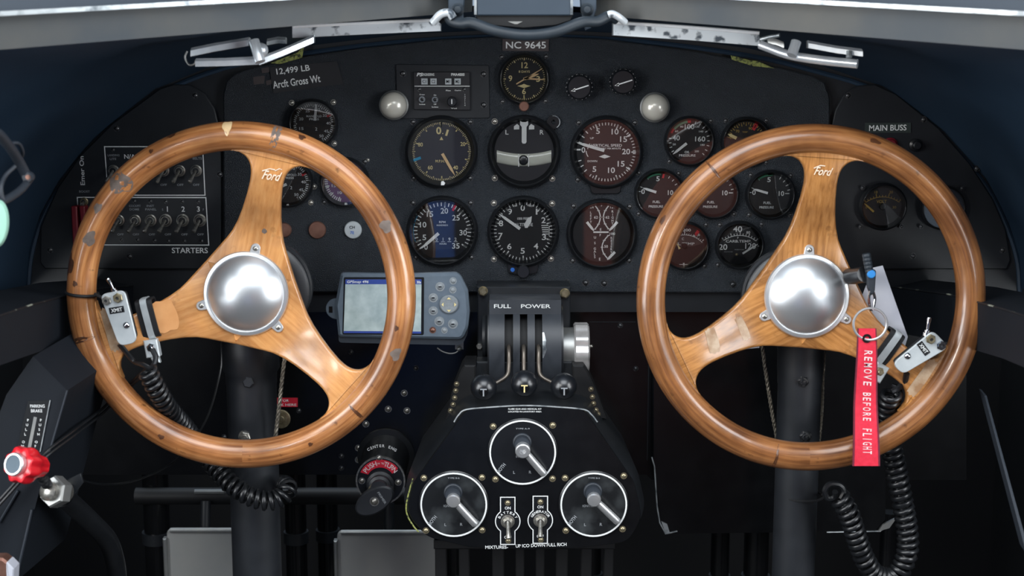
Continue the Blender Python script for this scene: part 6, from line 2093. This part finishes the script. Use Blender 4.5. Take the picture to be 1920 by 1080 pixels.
# ------------------------------------------------------------------ pedals, tubes and frames in the foot well
def pedal(px0, px1, py0, Y, label):
    O_ = at((px0 + px1) / 2, py0, Y)
    g = thing('rudder_pedal', label, 'pedal', O_, 'rudder pedals')
    u = upx(py0, Y)
    w = (px1 - px0) / 2
    b = MB(u)
    b.prism(rpoly([(-w, 2), (w, 2), (w, 200), (-w - 6, 200)], [12, 12, 3, 3]), -8, 0, 2)
    b.build('tread_plate', 'pedal_aluminium', g)
    b = MB(u); b.tube([(-w + 8, 4, 2), (w - 8, 4, 2)], 5, n=10); b.build('rolled_edge', 'brushed_aluminium', g)
    b = MB(u); b.box(-w - 6, 18, -w + 1, 200, -6, 10, 2); b.build('side_flange', 'brushed_aluminium', g)
    b = MB(u); b.box(w - 1, 18, w + 3, 200, -6, 6, 1); b.build('side_flange', 'brushed_aluminium', g)
    b = MB(u); b.tube([(0, -40, -40), (0, 60, -14), (0, 190, -14)], 10, n=14); b.build('hanger', 'satin_black', g)
    return g
pedal(312, 445, 990, 1.74, 'aluminium rudder pedal beside the column under the honey coloured wheel')
pedal(632, 822, 994, 1.74, 'aluminium rudder pedal under the primer knob')
def tube_post(px, r, Y, y0, label, m='gloss_black'):
    p = at(px, y0, Y)
    g = thing('frame_tube', label, 'tube', (p.x, p.y, 0), 'foot well frame tubes')
    b = MB(); b.tube([Vector((0, 0, .0)), Vector((0, 0, p.z))], r, n=18, raw=True); b.build('tube', m, g)
    b = MB(); b.tube([Vector((0, 0, p.z - .10)), Vector((0, 0, p.z - .085))], r * 1.18, n=18, raw=True); b.build('collar', 'satin_black', g)
tube_post(290, .017, 1.80, 880, 'upright black tube nearest the hydraulic hose')
tube_post(552, .014, 1.80, 880, 'upright black tube between the column and the primer')
tube_post(612, .014, 1.86, 880, 'upright black tube directly under the primer')
tube_post(1352, .012, 1.76, 960, 'upright black tube below the map case, nearer the pedestal')
tube_post(1420, .016, 1.76, 960, 'upright black tube below the map case, nearer the column')
tube_post(1668, .011, 1.76, 960, 'upright black tube inside the hanging cord loop')
tube_post(848, .013, 1.82, 960, 'upright black tube under the pedestal\'s battery side')
tube_post(1110, .013, 1.82, 960, 'upright black tube under the pedestal\'s generator side')
O_ = at(420, 935, 1.78)
g = thing('cross_tube', 'horizontal grey tube across the foot well behind the column', 'tube', O_)
b = MB(); b.tube([at(255, 930, 1.78) - O_, at(760, 930, 1.78) - O_], .011, n=16, raw=True); b.build('tube', 'void_black', g)
b = MB(); b.tube([at(365, 922, 1.768) - O_, at(420, 922, 1.768) - O_], .0032, n=8, raw=True); b.build('worn_sleeve', 'brushed_aluminium', g)
# diagonal edge strip on the copilot's side wall
O_ = at(1900, 950, 1.36)
g = thing('edge_strip', 'thin grey strip slanting down the dark side wall', 'strip', O_)
b = MB()
f = [(1846, 742), (1850, 742), (1930, 1036), (1925, 1040)]
F_ = [at(*f[0], 1.44) - O_, at(*f[1], 1.44) - O_, at(*f[2], 1.30) - O_, at(*f[3], 1.30) - O_]
bk = [v + Vector((.004, .03, 0)) for v in F_]
b.raw(F_ + bk, [(0, 1, 2, 3), (4, 5, 6, 7), (0, 1, 5, 4), (1, 2, 6, 5), (2, 3, 7, 6), (3, 0, 4, 7)])
b.build('strip', 'gps_dark', g, smooth=0)
